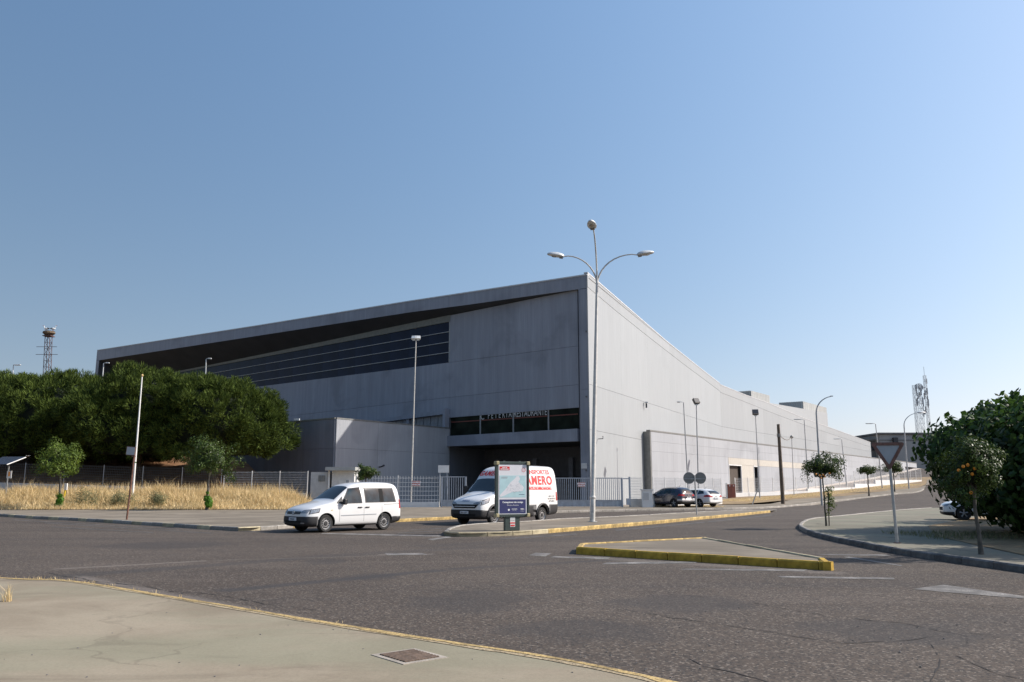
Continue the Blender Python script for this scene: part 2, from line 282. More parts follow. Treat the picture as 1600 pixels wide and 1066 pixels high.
# ------------------------------------------------------------------ mesh building
class MB:
    def __init__(s): s.v = []; s.f = []
    def add(s, vs, fs):
        b = len(s.v); s.v += [tuple(x) for x in vs]; s.f += [tuple(i+b for i in f) for f in fs]; return s
    def box(s, c, d, rz=0, m=None):
        x, y, z = d[0]/2, d[1]/2, d[2]/2
        vs = [Vector((a*x, b*y, e*z)) for e in (-1, 1) for a, b in ((-1, -1), (1, -1), (1, 1), (-1, 1))]
        mm = Matrix.Translation(Vector(c)) @ (m if m is not None else Matrix.Rotation(rz, 4, 'Z'))
        return s.add([mm @ v for v in vs], [(0, 3, 2, 1), (4, 5, 6, 7), (0, 1, 5, 4), (1, 2, 6, 5), (2, 3, 7, 6), (3, 0, 4, 7)])
    def prism(s, pts, n):                            # pts: 3-D outline, n: thickness vector
        k = len(pts); n = Vector(n); a = [Vector(p) for p in pts]; b = [p+n for p in a]
        return s.add(a+b, [tuple(range(k))[::-1], tuple(range(k, 2*k))]+[(i, (i+1) % k, k+(i+1) % k, k+i) for i in range(k)])
    def tube(s, pts, rad, n=10, cap=True):
        pts = [Vector(p) for p in pts]; rad = rad if isinstance(rad, (list, tuple)) else [rad]*len(pts)
        rings = []; up = None
        for i, p in enumerate(pts):
            t = (pts[min(i+1, len(pts)-1)]-pts[max(i-1, 0)]).normalized()
            if up is None: up = Vector((0, 0, 1)) if abs(t.z) < .9 else Vector((1, 0, 0))
            a = t.cross(up).normalized(); b = a.cross(t).normalized(); up = b
            rings.append([p+(a*math.cos(2*math.pi*j/n)+b*math.sin(2*math.pi*j/n))*rad[i] for j in range(n)])
        vs = [v for r in rings for v in r]; fs = []
        for i in range(len(pts)-1):
            for j in range(n):
                fs.append((i*n+j, i*n+(j+1) % n, (i+1)*n+(j+1) % n, (i+1)*n+j))
        if cap: fs += [tuple(range(n))[::-1], tuple((len(pts)-1)*n+j for j in range(n))]
        return s.add(vs, fs)
    def lathe(s, prof, n=20, axis='Z', c=(0, 0, 0), open_start=False):  # prof: (r, h)
        vs = []
        for r, h in prof:
            for j in range(n):
                a = 2*math.pi*j/n; x, y = r*math.cos(a), r*math.sin(a)
                p = {'Z': (x, y, h), 'Y': (x, h, y), 'X': (h, x, y)}[axis]
                vs.append((p[0]+c[0], p[1]+c[1], p[2]+c[2]))
        fs = [(i*n+j, i*n+(j+1) % n, (i+1)*n+(j+1) % n, (i+1)*n+j) for i in range(len(prof)-1) for j in range(n)]
        fs += ([] if open_start else [tuple(range(n))[::-1]])+[tuple((len(prof)-1)*n+j for j in range(n))]
        return s.add(vs, fs)
    def mesh(s, name, mat, smooth=False, fix=True):
        me = bpy.data.meshes.new(name); me.from_pydata(s.v, [], s.f)
        if fix:
            bm = bmesh.new(); bm.from_mesh(me); bmesh.ops.recalc_face_normals(bm, faces=bm.faces); bm.to_mesh(me); bm.free()
        me.materials.append(MATS[mat] if isinstance(mat, str) else mat)
        if smooth:
            me.polygons.foreach_set('use_smooth', [True]*len(me.polygons)); me.set_sharp_from_angle(angle=R(38))
        return me
    def build(s, name, mat, parent=None, loc=(0, 0, 0), rz=0, smooth=False, bevel=0):
        o = mk(name, s.mesh(name, mat, smooth), parent, loc, rz)
        if bevel:
            b = o.modifiers.new('bevel', 'BEVEL'); b.width = bevel; b.segments = 2; b.limit_method = 'ANGLE'
        return o
def mk(name, me, parent=None, loc=(0, 0, 0), rz=0):
    o = bpy.data.objects.new(name, me); COL.objects.link(o); o.location = loc; o.rotation_euler[2] = rz
    if parent: o.parent = parent
    return o
def tag(o, label=None, cat=None, group=None, kind=None):
    for k, v in (('label', label), ('category', cat), ('group', group), ('kind', kind)):
        if v: o[k] = v
    return o
def empty(name, loc, label, cat, group=None, rz=0):
    o = bpy.data.objects.new(name, None); COL.objects.link(o); o.location = loc; o.rotation_euler[2] = rz
    o.empty_display_size = .2
    return tag(o, label, cat, group)
def copy_tree(o, parent=None):
    c = o.copy(); COL.objects.link(c)
    if parent: c.parent = parent
    for ch in list(o.children): copy_tree(ch, c)
    return c
def again(o, loc, rz, label, group=None):
    c = copy_tree(o); c.location = loc; c.rotation_euler[2] = rz; c['label'] = label
    if group: c['group'] = group
    return c
def text_mesh(s, size, bold=0.0, shear=0, align='CENTER', spacing=1.0, xs=1.0):
    cu = bpy.data.curves.new('t', 'FONT'); cu.body = s; cu.size = size; cu.align_x = align; cu.offset = bold; cu.shear = shear; cu.space_character = spacing; cu.resolution_u = 3
    ob = bpy.data.objects.new('t', cu); COL.objects.link(ob); bpy.context.view_layer.update()
    dg = bpy.context.evaluated_depsgraph_get(); ev = ob.evaluated_get(dg); me = ev.to_mesh()
    vs = [(v.co.x*xs, v.co.y) for v in me.vertices]; fs = [tuple(p.vertices) for p in me.polygons]
    ev.to_mesh_clear(); bpy.data.objects.remove(ob); bpy.data.curves.remove(cu)
    return vs, fs
def text_on(s, size, o, ex, ey, mat, name, parent, **k):   # lettering on a flat face: origin o, axes ex, ey
    vs, fs = text_mesh(s, size, **k); ex, ey, o = Vector(ex), Vector(ey), Vector(o)
    me = bpy.data.meshes.new(name); me.from_pydata([tuple(o+ex*a+ey*b) for a, b in vs], [], fs); me.materials.append(MATS[mat])
    return mk(name, me, parent)

# ------------------------------------------------------------------ ground sheets
def sheet(name, poly, dz, mat, cell=5.0, skirt=0, kind='structure'):
    bm = bmesh.new(); vs = [bm.verts.new((p[0], p[1], 0)) for p in poly]
    for t in tessellate_polygon([[Vector((p[0], p[1], 0)) for p in poly]]):
        if len(set(t)) == 3: bm.faces.new([vs[i] for i in t])
    xs = [p[0] for p in poly]; ys = [p[1] for p in poly]
    if max((x-A0.x)*R2.x+(y-A0.y)*R2.y for x, y in zip(xs, ys)) > 0 and cell:
        smax = max((x-A0.x)*R2.x+(y-A0.y)*R2.y for x, y in zip(xs, ys)); s_ = 0.0
        while s_ < min(smax, 141):
            bmesh.ops.bisect_plane(bm, geom=bm.verts[:]+bm.edges[:]+bm.faces[:], plane_co=(A0.x+R2.x*s_, A0.y+R2.y*s_, 0), plane_no=(R2.x, R2.y, 0), dist=1e-4)
            s_ += cell
    for v in bm.verts: v.co.z = H(v.co.x, v.co.y)+dz
    bm.normal_update()
    for fc in bm.faces:
        if fc.normal.z < 0: fc.normal_flip()
    bm.normal_update()
    if skirt:
        be = [e for e in bm.edges if len(e.link_faces) == 1]
        r = bmesh.ops.extrude_edge_only(bm, edges=be)
        for g in r['geom']:
            if isinstance(g, bmesh.types.BMVert): g.co.z -= skirt
        bmesh.ops.recalc_face_normals(bm, faces=bm.faces)
    me = bpy.data.meshes.new(name); bm.to_mesh(me); bm.free(); me.materials.append(MATS[mat])
    o = mk(name, me); tag(o, kind=kind); return o
def resample(pts, step):
    out = []; pts = [Vector(p[:2]) for p in pts]; d = 0
    for a, b in zip(pts, pts[1:]):
        l = (b-a).length
        while d < l: out.append(a+(b-a)*(d/l)); d += step
        d -= l
    out.append(pts[-1]); return out
def smooth_line(pts, n=6):
    P = [Vector(p[:2]) for p in pts]; P = [P[0]*2-P[1]]+P+[P[-1]*2-P[-2]]; out = []
    for i in range(1, len(P)-2):
        for k in range(n):
            t = k/n; a, b, c, d = P[i-1:i+3]
            out.append(.5*((2*b)+(c-a)*t+(2*a-5*b+4*c-d)*t*t+(3*b-a-3*c+d)*t**3))
    out.append(P[-2]); return out
kerb_mesh = {}
def kerb(parent, pts, mat_of, w=.16, h=.125, side=1, step=1.0):
    ps = resample(pts, step)
    for i in range(len(ps)-1):
        a, b = ps[i], ps[i+1]; d = (b-a); l = d.length
        if l < .2: continue
        m = mat_of(i, (a+b)/2)
        key = (m, w, h)
        if key not in kerb_mesh:
            mb = MB(); e = .02; x = .488
            prof = [(-w/2, -.25), (w/2, -.25), (w/2, 0), (w/2-.02, .02), (-w/2+.03, .02), (-w/2, -.015)]
            mb.prism([(-x, p[0], p[1]) for p in prof], (2*x, 0, 0)); kerb_mesh[key] = mb.mesh('kerb_stone', m)
        c = (a+b)/2; nrm = Vector((-d.y, d.x)).normalized()*side*(w/2)
        o = mk('kerb_stone', kerb_mesh[key], parent); o.scale = (l/1.0, side, 1)
        za, zb = H(a.x, a.y), H(b.x, b.y)
        o.location = (c.x+nrm.x, c.y+nrm.y, (za+zb)/2+h+random.uniform(-.006, .006)); o.rotation_euler = (0, -math.atan2(zb-za, l), math.atan2(d.y, d.x)+random.uniform(-.006, .006))

# ------------------------------------------------------------------ the ground and the roads
def grid_ground():
    xs = sorted(set([-2500, -1200, -600, -300, 300, 600, 1200, 2500]+list(range(-200, 261, 10)))); ys = sorted(set([-400, -200, -100]+list(range(-50, 331, 10))+[400, 600, 1000, 2000, 3500]))
    vs = [(x, y, H(x, y)-.22) for y in ys for x in xs]; n = len(xs)
    fs = [(j*n+i, j*n+i+1, (j+1)*n+i+1, (j+1)*n+i) for j in range(len(ys)-1) for i in range(n-1)]
    mb = MB().add(vs, fs); o = mb.build('ground', 'dry_soil', smooth=True); tag(o, kind='structure')
grid_ground()
sheet('road', [(-140, -40), (170, -40), (170, 260), (118, 260), (75, 160), (53, 112), (21.5, 70), (-60, 90), (-140, 120)], 0.0, 'asphalt')
lotline = smooth_line([gp(-260, 885), gp(0, 906), gp(110, 911), gp(280, 938), gp(480, 972), gp(700, 1008), gp(850, 1031), gp(1000, 1061), gp(1250, 1118)], 5)
lot = sheet('forecourt', [tuple(p) for p in lotline]+[(8, -30), (-50, -30), (-50, 8)], .035, 'lot_concrete', 0, .1)
def ribbon(name, pts, w, dz, mat, side=1, kind='structure', jit=0):
    mb = MB(); P = [Vector(p[:2]) for p in pts]; vs = []
    for i, p in enumerate(P):
        t = (P[min(i+1, len(P)-1)]-P[max(i-1, 0)]).normalized(); n = Vector((-t.y, t.x))*side
        q = p+n*(w*(1+random.uniform(-jit, jit)))
        vs += [(p.x, p.y, H(p.x, p.y)+dz), (q.x, q.y, H(q.x, q.y)+dz)]
    mb.add(vs, [(2*i, 2*i+1, 2*i+3, 2*i+2) if side < 0 else (2*i, 2*i+2, 2*i+3, 2*i+1) for i in range(len(P)-1)])
    o = mb.build(name, mat); tag(o, kind=kind); return o
ribbon('edge_kerb', lotline, .15, .040, 'lot_edge', -1, jit=.12)
ribbon('edge_line', resample(lotline, .2), .095, .044, 'line_yellow', -1, jit=.35)

PV = .12
kerbL = smooth_line([(-66, 84), gp(0, 807), gp(120, 814), gp(250, 822.5), gp(350, 829), gp(385, 830), gp(440, 826.5), gp(530, 820.5), gp(620, 816), gp(710, 811.5), gp(876, 801.5), gp(1129, 797), gp(1213, 793.8), gp(1262, 789), gp(1320, 782.3), gp(1390, 774), gp(1440, 768), (75, 150)], 5)
innerR = [(80, 153), gp(1435, 763.5), gp(1390, 767.5), gp(1320, 776.5), gp(1240, 782), (23.6, 78.5), (12, 70), (-15.5, 69.0), (-16.2, 58.6), (-40, 58.6), (-66, 92)]
pavL = sheet('far_pavement', [tuple(p) for p in kerbL]+[tuple(p) for p in innerR], PV-.004, 'pavement_concrete')
kerb(pavL, kerbL[4:-4], lambda i, p: 'kerb_yellow' if -9.0 < p.x < 3 and p.y < 52 else ('kerb_faded' if p.x < -9 and i % 3 == 0 else 'kerb_stone'), side=1)
medF = [gp(693, 837), gp(712, 839), gp(760, 838.5), gp(822, 836), gp(903, 829.5), gp(1020, 819.5), gp(1101, 811.5), gp(1160, 806), gp(1205, 801)]
medB = [gp(1212, 799.5), gp(1150, 800.5), gp(1060, 805), gp(960, 811), gp(880, 814.5), gp(822, 819), gp(734, 824), gp(700, 830.5)]
medF, medB = smooth_line(medF, 4), smooth_line(medB, 4)
med = sheet('long_median', [tuple(p) for p in medF]+[tuple(p) for p in medB], PV-.004, 'pavement_concrete')
kerb(med, medF, lambda i, p: 'kerb_yellow' if i > 4 else 'kerb_faded', side=1); kerb(med, medB+[medF[0]], lambda i, p: 'kerb_stone', side=1)
isl = [gp(900, 866), gp(1299, 892), gp(1290, 884), gp(1100, 848), gp(905, 859)]
islo = sheet('triangle_island', [tuple(p) for p in isl], PV+.015, 'pavement_concrete', 0)
kerb(islo, [isl[0], isl[1]], lambda i, p: 'kerb_fresh', w=.15, h=.15, step=.86)
kerb(islo, [isl[1], isl[2]], lambda i, p: 'kerb_fresh', w=.15, h=.15, step=.5)
kerb(islo, [isl[2], isl[3]], lambda i, p: 'kerb_faded', w=.12, h=.15); kerb(islo, [isl[3], isl[4]], lambda i, p: 'kerb_yellow', w=.12, h=.15); kerb(islo, [isl[4], isl[0]], lambda i, p: 'kerb_yellow', w=.15, h=.15)
kerbR = smooth_line([gp(1453, 796), gp(1400, 800), gp(1316, 809), gp(1268, 814), gp(1249, 823), gp(1256, 831.5), gp(1285, 842), gp(1348, 855.5), gp(1399, 865.5), gp(1475, 877.5), gp(1600, 895), gp(1800, 920), (16, 5)], 5)
cor = sheet('corner_pavement', [tuple(p) for p in kerbR]+[(60, 5), (90, 40), (60, 66)], PV-.004, 'corner_concrete')
kerb(cor, kerbR, lambda i, p: 'kerb_dark' if p.y < 30 else 'kerb_stone', side=1)
sheet('planted_strip', [gp(1462, 838, .12), gp(1600, 868, .12), (30, 12), (45, 40), (26, 46), gp(1450, 822, .12)], PV+.012, 'dry_soil', 0)
sheet('dry_verge', [tuple(p) for p in innerR[:5]]+[(14, 72), (16.5, 80)]+[gp(1149, 778)+Vector((.3, .6)), gp(1210, 775.6)+Vector((.5, .8)), gp(1262, 771), gp(1308, 766), gp(1390, 757), gp(1440, 750)+Vector((0, 8)), (86, 163)], PV-.03, 'dry_soil')
# painted lines
def paintq(pix, mat, dz=.005): return sheet('road_marking', [tuple(gp(*p)) for p in pix], dz, mat, 0)
for q in ([(837, 864), (862, 865), (852, 870), (826, 868)], [(866, 869.5), (954, 871), (950, 874), (858, 871.5)], [(948, 879), (1091, 877.5), (1086, 880.5), (940, 882)],
          [(1072, 889), (1264, 890), (1255, 893), (1062, 890.5)], [(1214, 900.5), (1396, 903), (1399, 906), (1222, 903)], [(1426, 921), (1474, 914), (1600, 932), (1600, 936), (1480, 926)],
          [(1268, 866), (1385, 867), (1392, 869), (1300, 868)], [(1326, 870), (1411, 884), (1407, 885), (1318, 871)],
          [(505, 833), (690, 837), (686, 839), (500, 834.5)], [(668, 843), (700, 838), (706, 840), (676, 844.5)], [(600, 864.8), (660, 864.6), (668, 867), (606, 868)]): paintq(q, 'line_white')
for q in ([(640, 828), (700, 825), (702, 826), (642, 829)], [(620, 833), (690, 829), (692, 830), (622, 834)], [(960, 828), (1100, 815.5), (1102, 817), (963, 830)], [(780, 841.5), (900, 834), (902, 836), (782, 843.5)], [(1105, 815), (1205, 804.5), (1207, 806), (1108, 816.5)]): paintq(q, 'line_faint')
for a, b in (((70, 817), (330, 833)), ((20, 812), (280, 827)), ((180, 817), (420, 832)), ((80, 823), (240, 832))): paintq([a, b, (b[0], b[1]+1), (a[0], a[1]+1)], 'line_faint')

# cracks opened in the asphalt: thin wandering strips
def crack_line(pix, w):
    random.seed(int(pix[0][0])); pts = resample([gp(*p) for p in pix], .12); P = []; o = 0
    for i, p in enumerate(pts): o = o*.8+random.gauss(0, .022); P.append(p+Vector((o*.3, o)))
    vs = []; fs = []; mb = MB()
    for i, p in enumerate(P):
        t_ = (P[min(i+1, len(P)-1)]-P[max(i-1, 0)]).normalized(); n_ = Vector((-t_.y, t_.x))*w*1.9*max(0, random.uniform(-.15, 1.0))*math.sin(math.pi*(i+.5)/len(P))**.4
        vs += [(p.x-n_.x, p.y-n_.y, .0045), (p.x+n_.x, p.y+n_.y, .0045)]
    fs = [(2*i, 2*i+2, 2*i+3, 2*i+1) for i in range(len(P)-1)]
    mb.add(vs, fs); o_ = mk('road_crack', mb.mesh('road_crack', 'crack_black', fix=False)); tag(o_, kind='structure')
M('crack_black', (.022, .019, .017), .95)
for c_, w_ in (([(940, 918), (1075, 930.6), (1172, 942), (1244, 955), (1337, 967), (1412, 974), (1469, 987), (1532, 991), (1640, 1010)], .008), ([(930, 950), (1000, 957), (1131, 978), (1225, 992.5), (1322, 1006), (1390, 1001), (1484, 992)], .008),
               ([(1067, 1026), (1097, 1043), (1176, 1060), (1230, 1075)], .009), ([(1484, 1020.6), (1525, 1039), (1565, 1056), (1600, 1064)], .008), ([(1180, 910), (1255, 919), (1379, 932.5), (1450, 942), (1562, 951)], .007), ([(640, 906), (681, 914), (744, 920), (837, 920), (900, 917)], .008),
               ([(265, 924), (340, 930), (437, 948), (520, 958)], .009), ([(840, 940), (960, 951), (1060, 968)], .006), ([(1450, 1000), (1470, 1030), (1455, 1066)], .007), ([(60, 893), (110, 903), (190, 913), (280, 926)], .012), ([(650, 868), (720, 866), (800, 866)], .012),
               ([(20, 872), (160, 868), (330, 861), (520, 866)], .010), ([(1110, 872), (1210, 868), (1300, 868)], .008), ([(1300, 905), (1420, 912), (1600, 918)], .006)): crack_line(c_, w_)

# the drain grate let into the forecourt
gc = [gp(586, 1026, .035), gp(640, 1018, .035), gp(692, 1024, .035), gp(640, 1036, .035)]
cx = sum((Vector(p) for p in gc), Vector((0, 0)))/4
g = empty('drain_grate', (cx.x, cx.y, .035), 'rusty cast drain grate set in the pale green forecourt concrete', 'drain grate', rz=math.atan2((gc[1]-gc[0]).y, (gc[1]-gc[0]).x))
lu, lv = (gc[1]-gc[0]).length, (gc[3]-gc[0]).length
mb = MB(); w = .055
for c, d in (((0, lv/2+w/2, -.004), (lu+2*w, w, .02)), ((0, -lv/2-w/2, -.004), (lu+2*w, w, .02)), ((lu/2+w/2, 0, -.004), (w, lv, .02)), ((-lu/2-w/2, 0, -.004), (w, lv, .02))): mb.box(c, d)
mb.build('mortar_surround', 'mortar', g)
MB().box((0, 0, -.002), (lu, lv, .006)).build('grate_bed', 'arch_black', g)
for i in range(9): MB().box((0, -lv/2+lv*(i+.5)/9, .008), (lu*.98, lv/9*.55, .014)).build('grate_bar', 'grate_metal', g)
for i in range(11): MB().box((-lu/2+lu*(i+.5)/11, 0, .006), (lu/11*.35, lv*.98, .010)).build('cross_bar', 'grate_metal', g)

# ------------------------------------------------------------------ the exhibition hall
def V3(P, D, a, z, off=0, n=None):
    q = P+D*a
    if n is not None: q = q+n*off
    return Vector((q.x, q.y, z))
def apick(u, v, P, D): q = onp(u, v, P, D); return (Vector((q.x, q.y))-P).dot(D)
def pline(pix, P, D):
    pts = sorted(((lambda q: ((Vector((q.x, q.y))-P).dot(D), q.z))(onp(u, v, P, D)) for u, v in pix))
    def f(a):
        k = 0
        while k < len(pts)-2 and a > pts[k+1][0]: k += 1
        (a0, z0), (a1, z1) = pts[k], pts[k+1]; return z0+(z1-z0)*(a-a0)/(a1-a0)
    f.pts = pts; return f
def fn(x): return x if callable(x) else (lambda a: x)
def panel(parent, name, mat, P, D, a0, a1, lo, hi, out, off=0, th=.08, gap=.012, mids=()):
    lo, hi = fn(lo), fn(hi); ms = [a for a in mids if a0+.3 < a < a1-.3]; gv = gap*.3 if mat.startswith('hall') else gap
    low = [(a, lo(a)+gap) for a in [a0+gv]+ms+[a1-gv]]; up = [(a, hi(a)-gap) for a in [a1-gv]+ms[::-1]+[a0+gv]]
    up = [(a, max(z, lo(a)+gap+.01)) for a, z in up]
    if max(z for _, z in up)-min(z for _, z in low) < .06: return None
    q0 = V3(P, D, a0, lo(a0)); pts = [V3(P, D, a, z, off, out)-q0 for a, z in low+up]
    mb = MB().prism(pts, (out.x*th, out.y*th, 0))
    return mb.build(name, mat, parent, loc=q0)
def row(parent, name, mat, P, D, cuts, lo, hi, out, **k):
    lo, hi = fn(lo), fn(hi); mids = sorted(set([round(a, 3) for f in (lo, hi) if hasattr(f, 'pts') for a, _ in f.pts]))
    for a0, a1 in zip(cuts, cuts[1:]): panel(parent, name, mat, P, D, a0, a1, lo, hi, out, mids=mids, **k)
def steps(a, b, d):
    n = max(1, round((b-a)/d)); return [a+(b-a)*i/n for i in range(n+1)]
hall = empty('exhibition_hall', (0, 0, 0), 'huge grey metal-clad exhibition hall with sloping roofline and deep dark overhang', 'building')
FO = -N                                             # out of the front
Lend = apick(152, 548, C0, L)
Ws = C0+L*.05+N*.35; We = C0+L*(Lend-1.2)+N*5.5; WD = (We-Ws).normalized(); WO = Vector((WD.y, -WD.x)); WO = WO if WO.dot(FO) > 0 else -WO
Wlen = (We-Ws).length
f_top = pline([(918, 430), (640, 471.5), (400, 510), (152, 548)], C0, L)
f_bot = pline([(905, 452), (732.5, 476.3), (640, 488.4), (159, 562.5)], C0, L)
row(hall, 'fascia_panel', 'hall_front_shaded', C0, L, [0]+steps(1.25, Lend, 8.2)[1:], f_bot, f_top, FO, off=-.1, th=.1)
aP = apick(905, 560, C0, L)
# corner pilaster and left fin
for z0, z1 in ((-.2, 3.6), (3.6, 10.6), (10.6, 16.6)): panel(hall, 'pilaster_panel', 'hall_front_shaded', C0, L, .02, aP, z0, (lambda a: f_bot(a)-.02) if z1 > 16 else z1, FO, off=-.1, th=.1)
panel(hall, 'fin_panel', 'hall_front_shaded', C0, L, Lend-1.0, Lend, -.2, lambda a: f_bot(a)-.01, FO, off=-.1, th=.1)
def wallquad(parent, name, mat, pts, n, th=.2):
    p0 = Vector(pts[0]); return MB().prism([Vector(p)-p0 for p in pts], Vector(n)*th).build(name, mat, parent, loc=p0)
q = C0+L*(Lend-.1); wallquad(hall, 'fin_side', 'hall_side_panel', [(q.x, q.y, -.2), ((q+N*14).x, (q+N*14).y, -.2), ((q+N*14).x, (q+N*14).y, f_top(Lend)-1), (q.x, q.y, f_top(Lend)-.1)], (L.x, L.y, 0), .1)
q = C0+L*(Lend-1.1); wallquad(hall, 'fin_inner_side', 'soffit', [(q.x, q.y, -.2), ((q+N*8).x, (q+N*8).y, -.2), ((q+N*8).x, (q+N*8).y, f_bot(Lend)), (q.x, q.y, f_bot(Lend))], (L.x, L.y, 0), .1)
q = C0+L*aP; wallquad(hall, 'pilaster_side', 'hall_front_shaded', [(q.x, q.y, -.2), ((q+R1*1.5).x, (q+R1*1.5).y, -.2), ((q+R1*1.5).x, (q+R1*1.5).y, f_bot(1)), (q.x, q.y, f_bot(1))], (-L.x, -L.y, 0), .2)
# the set-back front wall
w_top = pline([(905, 452.5), (640, 506), (480, 540), (328, 571), (230, 590)], Ws, WD)
g_top = pline([(703, 503), (560, 530.5), (400, 560.5), (300, 579)], Ws, WD)
j1 = pline([(905, 540.7), (703.5, 566.5), (415, 603)], Ws, WD)
j2 = pline([(905, 601), (700, 621.4), (600, 633)], Ws, WD)
j3 = pline([(905, 637), (703, 653)], Ws, WD); sl0 = pline([(905, 670), (703, 681.6)], Ws, WD); sl1 = pline([(905, 690), (702, 698)], Ws, WD)
aR, aG = apick(905, 600, Ws, WD), apick(703, 600, Ws, WD)
row(hall, 'wall_panel', 'hall_front_shaded', Ws, WD, steps(aR, aG, 4.2), j1, w_top, WO)
row(hall, 'wall_panel', 'hall_front_shaded', Ws, WD, steps(aR, aG, 4.2)+steps(aG, Wlen, 8.2)[1:], j2, j1, WO)
row(hall, 'wall_panel', 'hall_front_shaded', Ws, WD, steps(aR, aG, 8), j3, j2, WO)
row(hall, 'wall_panel', 'hall_front_shaded', Ws, WD, steps(aG, Wlen, 8.2), -.2, j2, WO)
row(hall, 'eaves_beam', 'beam_metal', Ws, WD, steps(aG, Wlen, 12), g_top, lambda a: w_top(a)+.05, WO, off=-.05, th=.16)
# upper glazing: four rows of panes between light transoms
tz = [j1, pline([(703, 550.5), (400, 596)], Ws, WD), pline([(703, 534.3), (400, 583.5)], Ws, WD), pline([(703, 518.3), (400, 571.5)], Ws, WD), g_top]
gc_ = steps(aG+.15, Wlen, 3.4)
for k in range(4):
    lo, hi = tz[k], tz[k+1]
    row(hall, 'glass_pane', 'dark_glass', Ws, WD, gc_, (lambda a, lo=lo: min(lo(a), g_top(a)-.01)), (lambda a, hi=hi: min(hi(a), g_top(a))), WO, off=-.08, th=.06, gap=.01)
    if k: 
        am = max(a for a in gc_ if lo(a) < g_top(a)-.05)
        row(hall, 'transom', 'mullion', Ws, WD, [gc_[0], am], lambda a, lo=lo: lo(a)-.035, lambda a, lo=lo: lo(a)+.035, WO, off=-.02, th=.1, gap=0)
panel(hall, 'jamb', 'mullion', Ws, WD, aG, aG+.15, j1, g_top, WO, off=0, th=.1, gap=0)
# soffit
sv = []; sf = []
for i in range(25):
    a = Lend*i/24; t_ = min(max(a/Lend*Wlen, 0), Wlen); p = C0+L*a; w_ = Ws+WD*t_
    sv += [(p.x, p.y, f_bot(a)+.02), (w_.x, w_.y, w_top(t_)+.02)]
sf = [(2*i, 2*i+1, 2*i+3, 2*i+2) for i in range(24)]
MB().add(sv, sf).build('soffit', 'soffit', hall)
# café windows, their sign, the slab and the dark entrance below
mull = [apick(u, 655, Ws, WD) for u in (904, 857, 802, 750.6, 704)]
for a0, a1 in zip(mull, mull[1:]): panel(hall, 'cafe_window', 'green_glass', Ws, WD, a0, a1, sl0, j3, WO, off=-.10, th=.05, gap=.015)
for a in mull[1:-1]: panel(hall, 'mullion', 'mullion', Ws, WD, a-.07, a+.07, sl0, j3, WO, off=-.09, th=.12, gap=0)
rl = pline([(905, 646.8), (705, 659.8)], Ws, WD)
for a0, a1 in zip(mull, mull[1:]): panel(hall, 'red_rail', 'red_rail', Ws, WD, a0+.1, a1-.1, lambda a: rl(a)-.06, lambda a: rl(a)+.05, WO, off=-.048, th=.02, gap=0)
def letters(s, u0, u1, v0, vb, parent, mat='letter_metal'):   # metal letters fixed along the window head
    a0, a1 = apick(u0, v0, Ws, WD), apick(u1, vb, Ws, WD); vs, fs = text_mesh(s, 1, align='LEFT', bold=.0); x0, x1 = min(v[0] for v in vs), max(v[0] for v in vs); h = max(v[1] for v in vs)
    zb = onp(u0, v0, Ws, WD).z; zb1 = onp(u1, vb, Ws, WD).z; hh = .66; me = bpy.data.meshes.new('letter'); pts = []
    for x, y in vs:
        k = (x-x0)/(x1-x0); a = a0+(a1-a0)*k; pts.append(V3(Ws, WD, a, zb+(zb1-zb)*k+y/h*hh, .045, WO))
    me.from_pydata([tuple(p) for p in pts], [], fs); me.materials.append(MATS[mat]); mk('sign_lettering', me, parent)
letters('C', 751.5, 757, 656, 655.5, hall); letters('F E T E R I A', 763, 800, 654.5, 652, hall); letters('RESTAURANTE', 803.5, 855, 652, 648.5, hall)
row(hall, 'slab_panel', 'hall_front_shaded', Ws, WD, [aR, aG], sl1, sl0, WO, off=-.1, th=.5)
p0, p1 = V3(Ws, WD, aR, sl1(aR)), V3(Ws, WD, aG, sl1(aG)); n7 = Vector((R1.x, R1.y, 0))*8
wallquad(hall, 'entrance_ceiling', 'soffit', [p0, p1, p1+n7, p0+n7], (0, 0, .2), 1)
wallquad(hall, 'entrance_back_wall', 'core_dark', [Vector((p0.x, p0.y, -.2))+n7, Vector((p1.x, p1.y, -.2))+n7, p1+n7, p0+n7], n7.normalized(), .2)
q = Vector((p1.x, p1.y, -.2)); wallquad(hall, 'entrance_side_wall', 'concrete_front_shaded', [q, q+n7, p1+n7, p1], (L.x, L.y, 0), .2)
for k in (.18, .45, .75): 
    q = Ws+WD*(aR+(aG-aR)*k)+R1*4.5; MB().box((0, 0, 2.2), (.5, .5, 4.8)).build('column', 'core_dark', hall, loc=(q.x, q.y, 0), rz=math.atan2(L.y, L.x))
q = Ws+WD*(aR+(aG-aR)*.3)+R1*7.7; MB().box((0, 0, 1.4), (5, .1, 2.8)).build('entrance_door', 'void_brown', hall, loc=(q.x, q.y, 0), rz=math.atan2(L.y, L.x))
# left of the café windows: louvers under a small beam
aL0, aL1 = aG+.2, apick(560, 665, Ws, WD)
lz = pline([(698.6, 648), (640, 655.5)], Ws, WD)
row(hall, 'louver_beam', 'hall_front_shaded', Ws, WD, [aG, aL1], lz, lambda a: lz(a)+.45, WO, off=.08, th=.5)
n_ = 13
for i in range(n_):
    a = aG+.5+(aL1-aG-.5)*i/n_
    if i == 5: MB().box((0, 0, 0), (.35, .3, 2.4)).build('post', 'hall_front_shaded', hall, loc=V3(Ws, WD, a, lz(a)-1.2, .25, WO), rz=math.atan2(L.y, L.x)); continue
    for z in range(1): panel(hall, 'louver', 'louver_metal', Ws, WD, a, a+(aL1-aG)/n_*.9, lambda a: lz(a)-2.2, lambda a: lz(a)-.06, WO, off=.1, th=.06)
panel(hall, 'post', 'hall_front_shaded', Ws, WD, aG-.05, aG+.35, 5, lambda a: lz(a)+.6, WO, off=.085, th=.6)

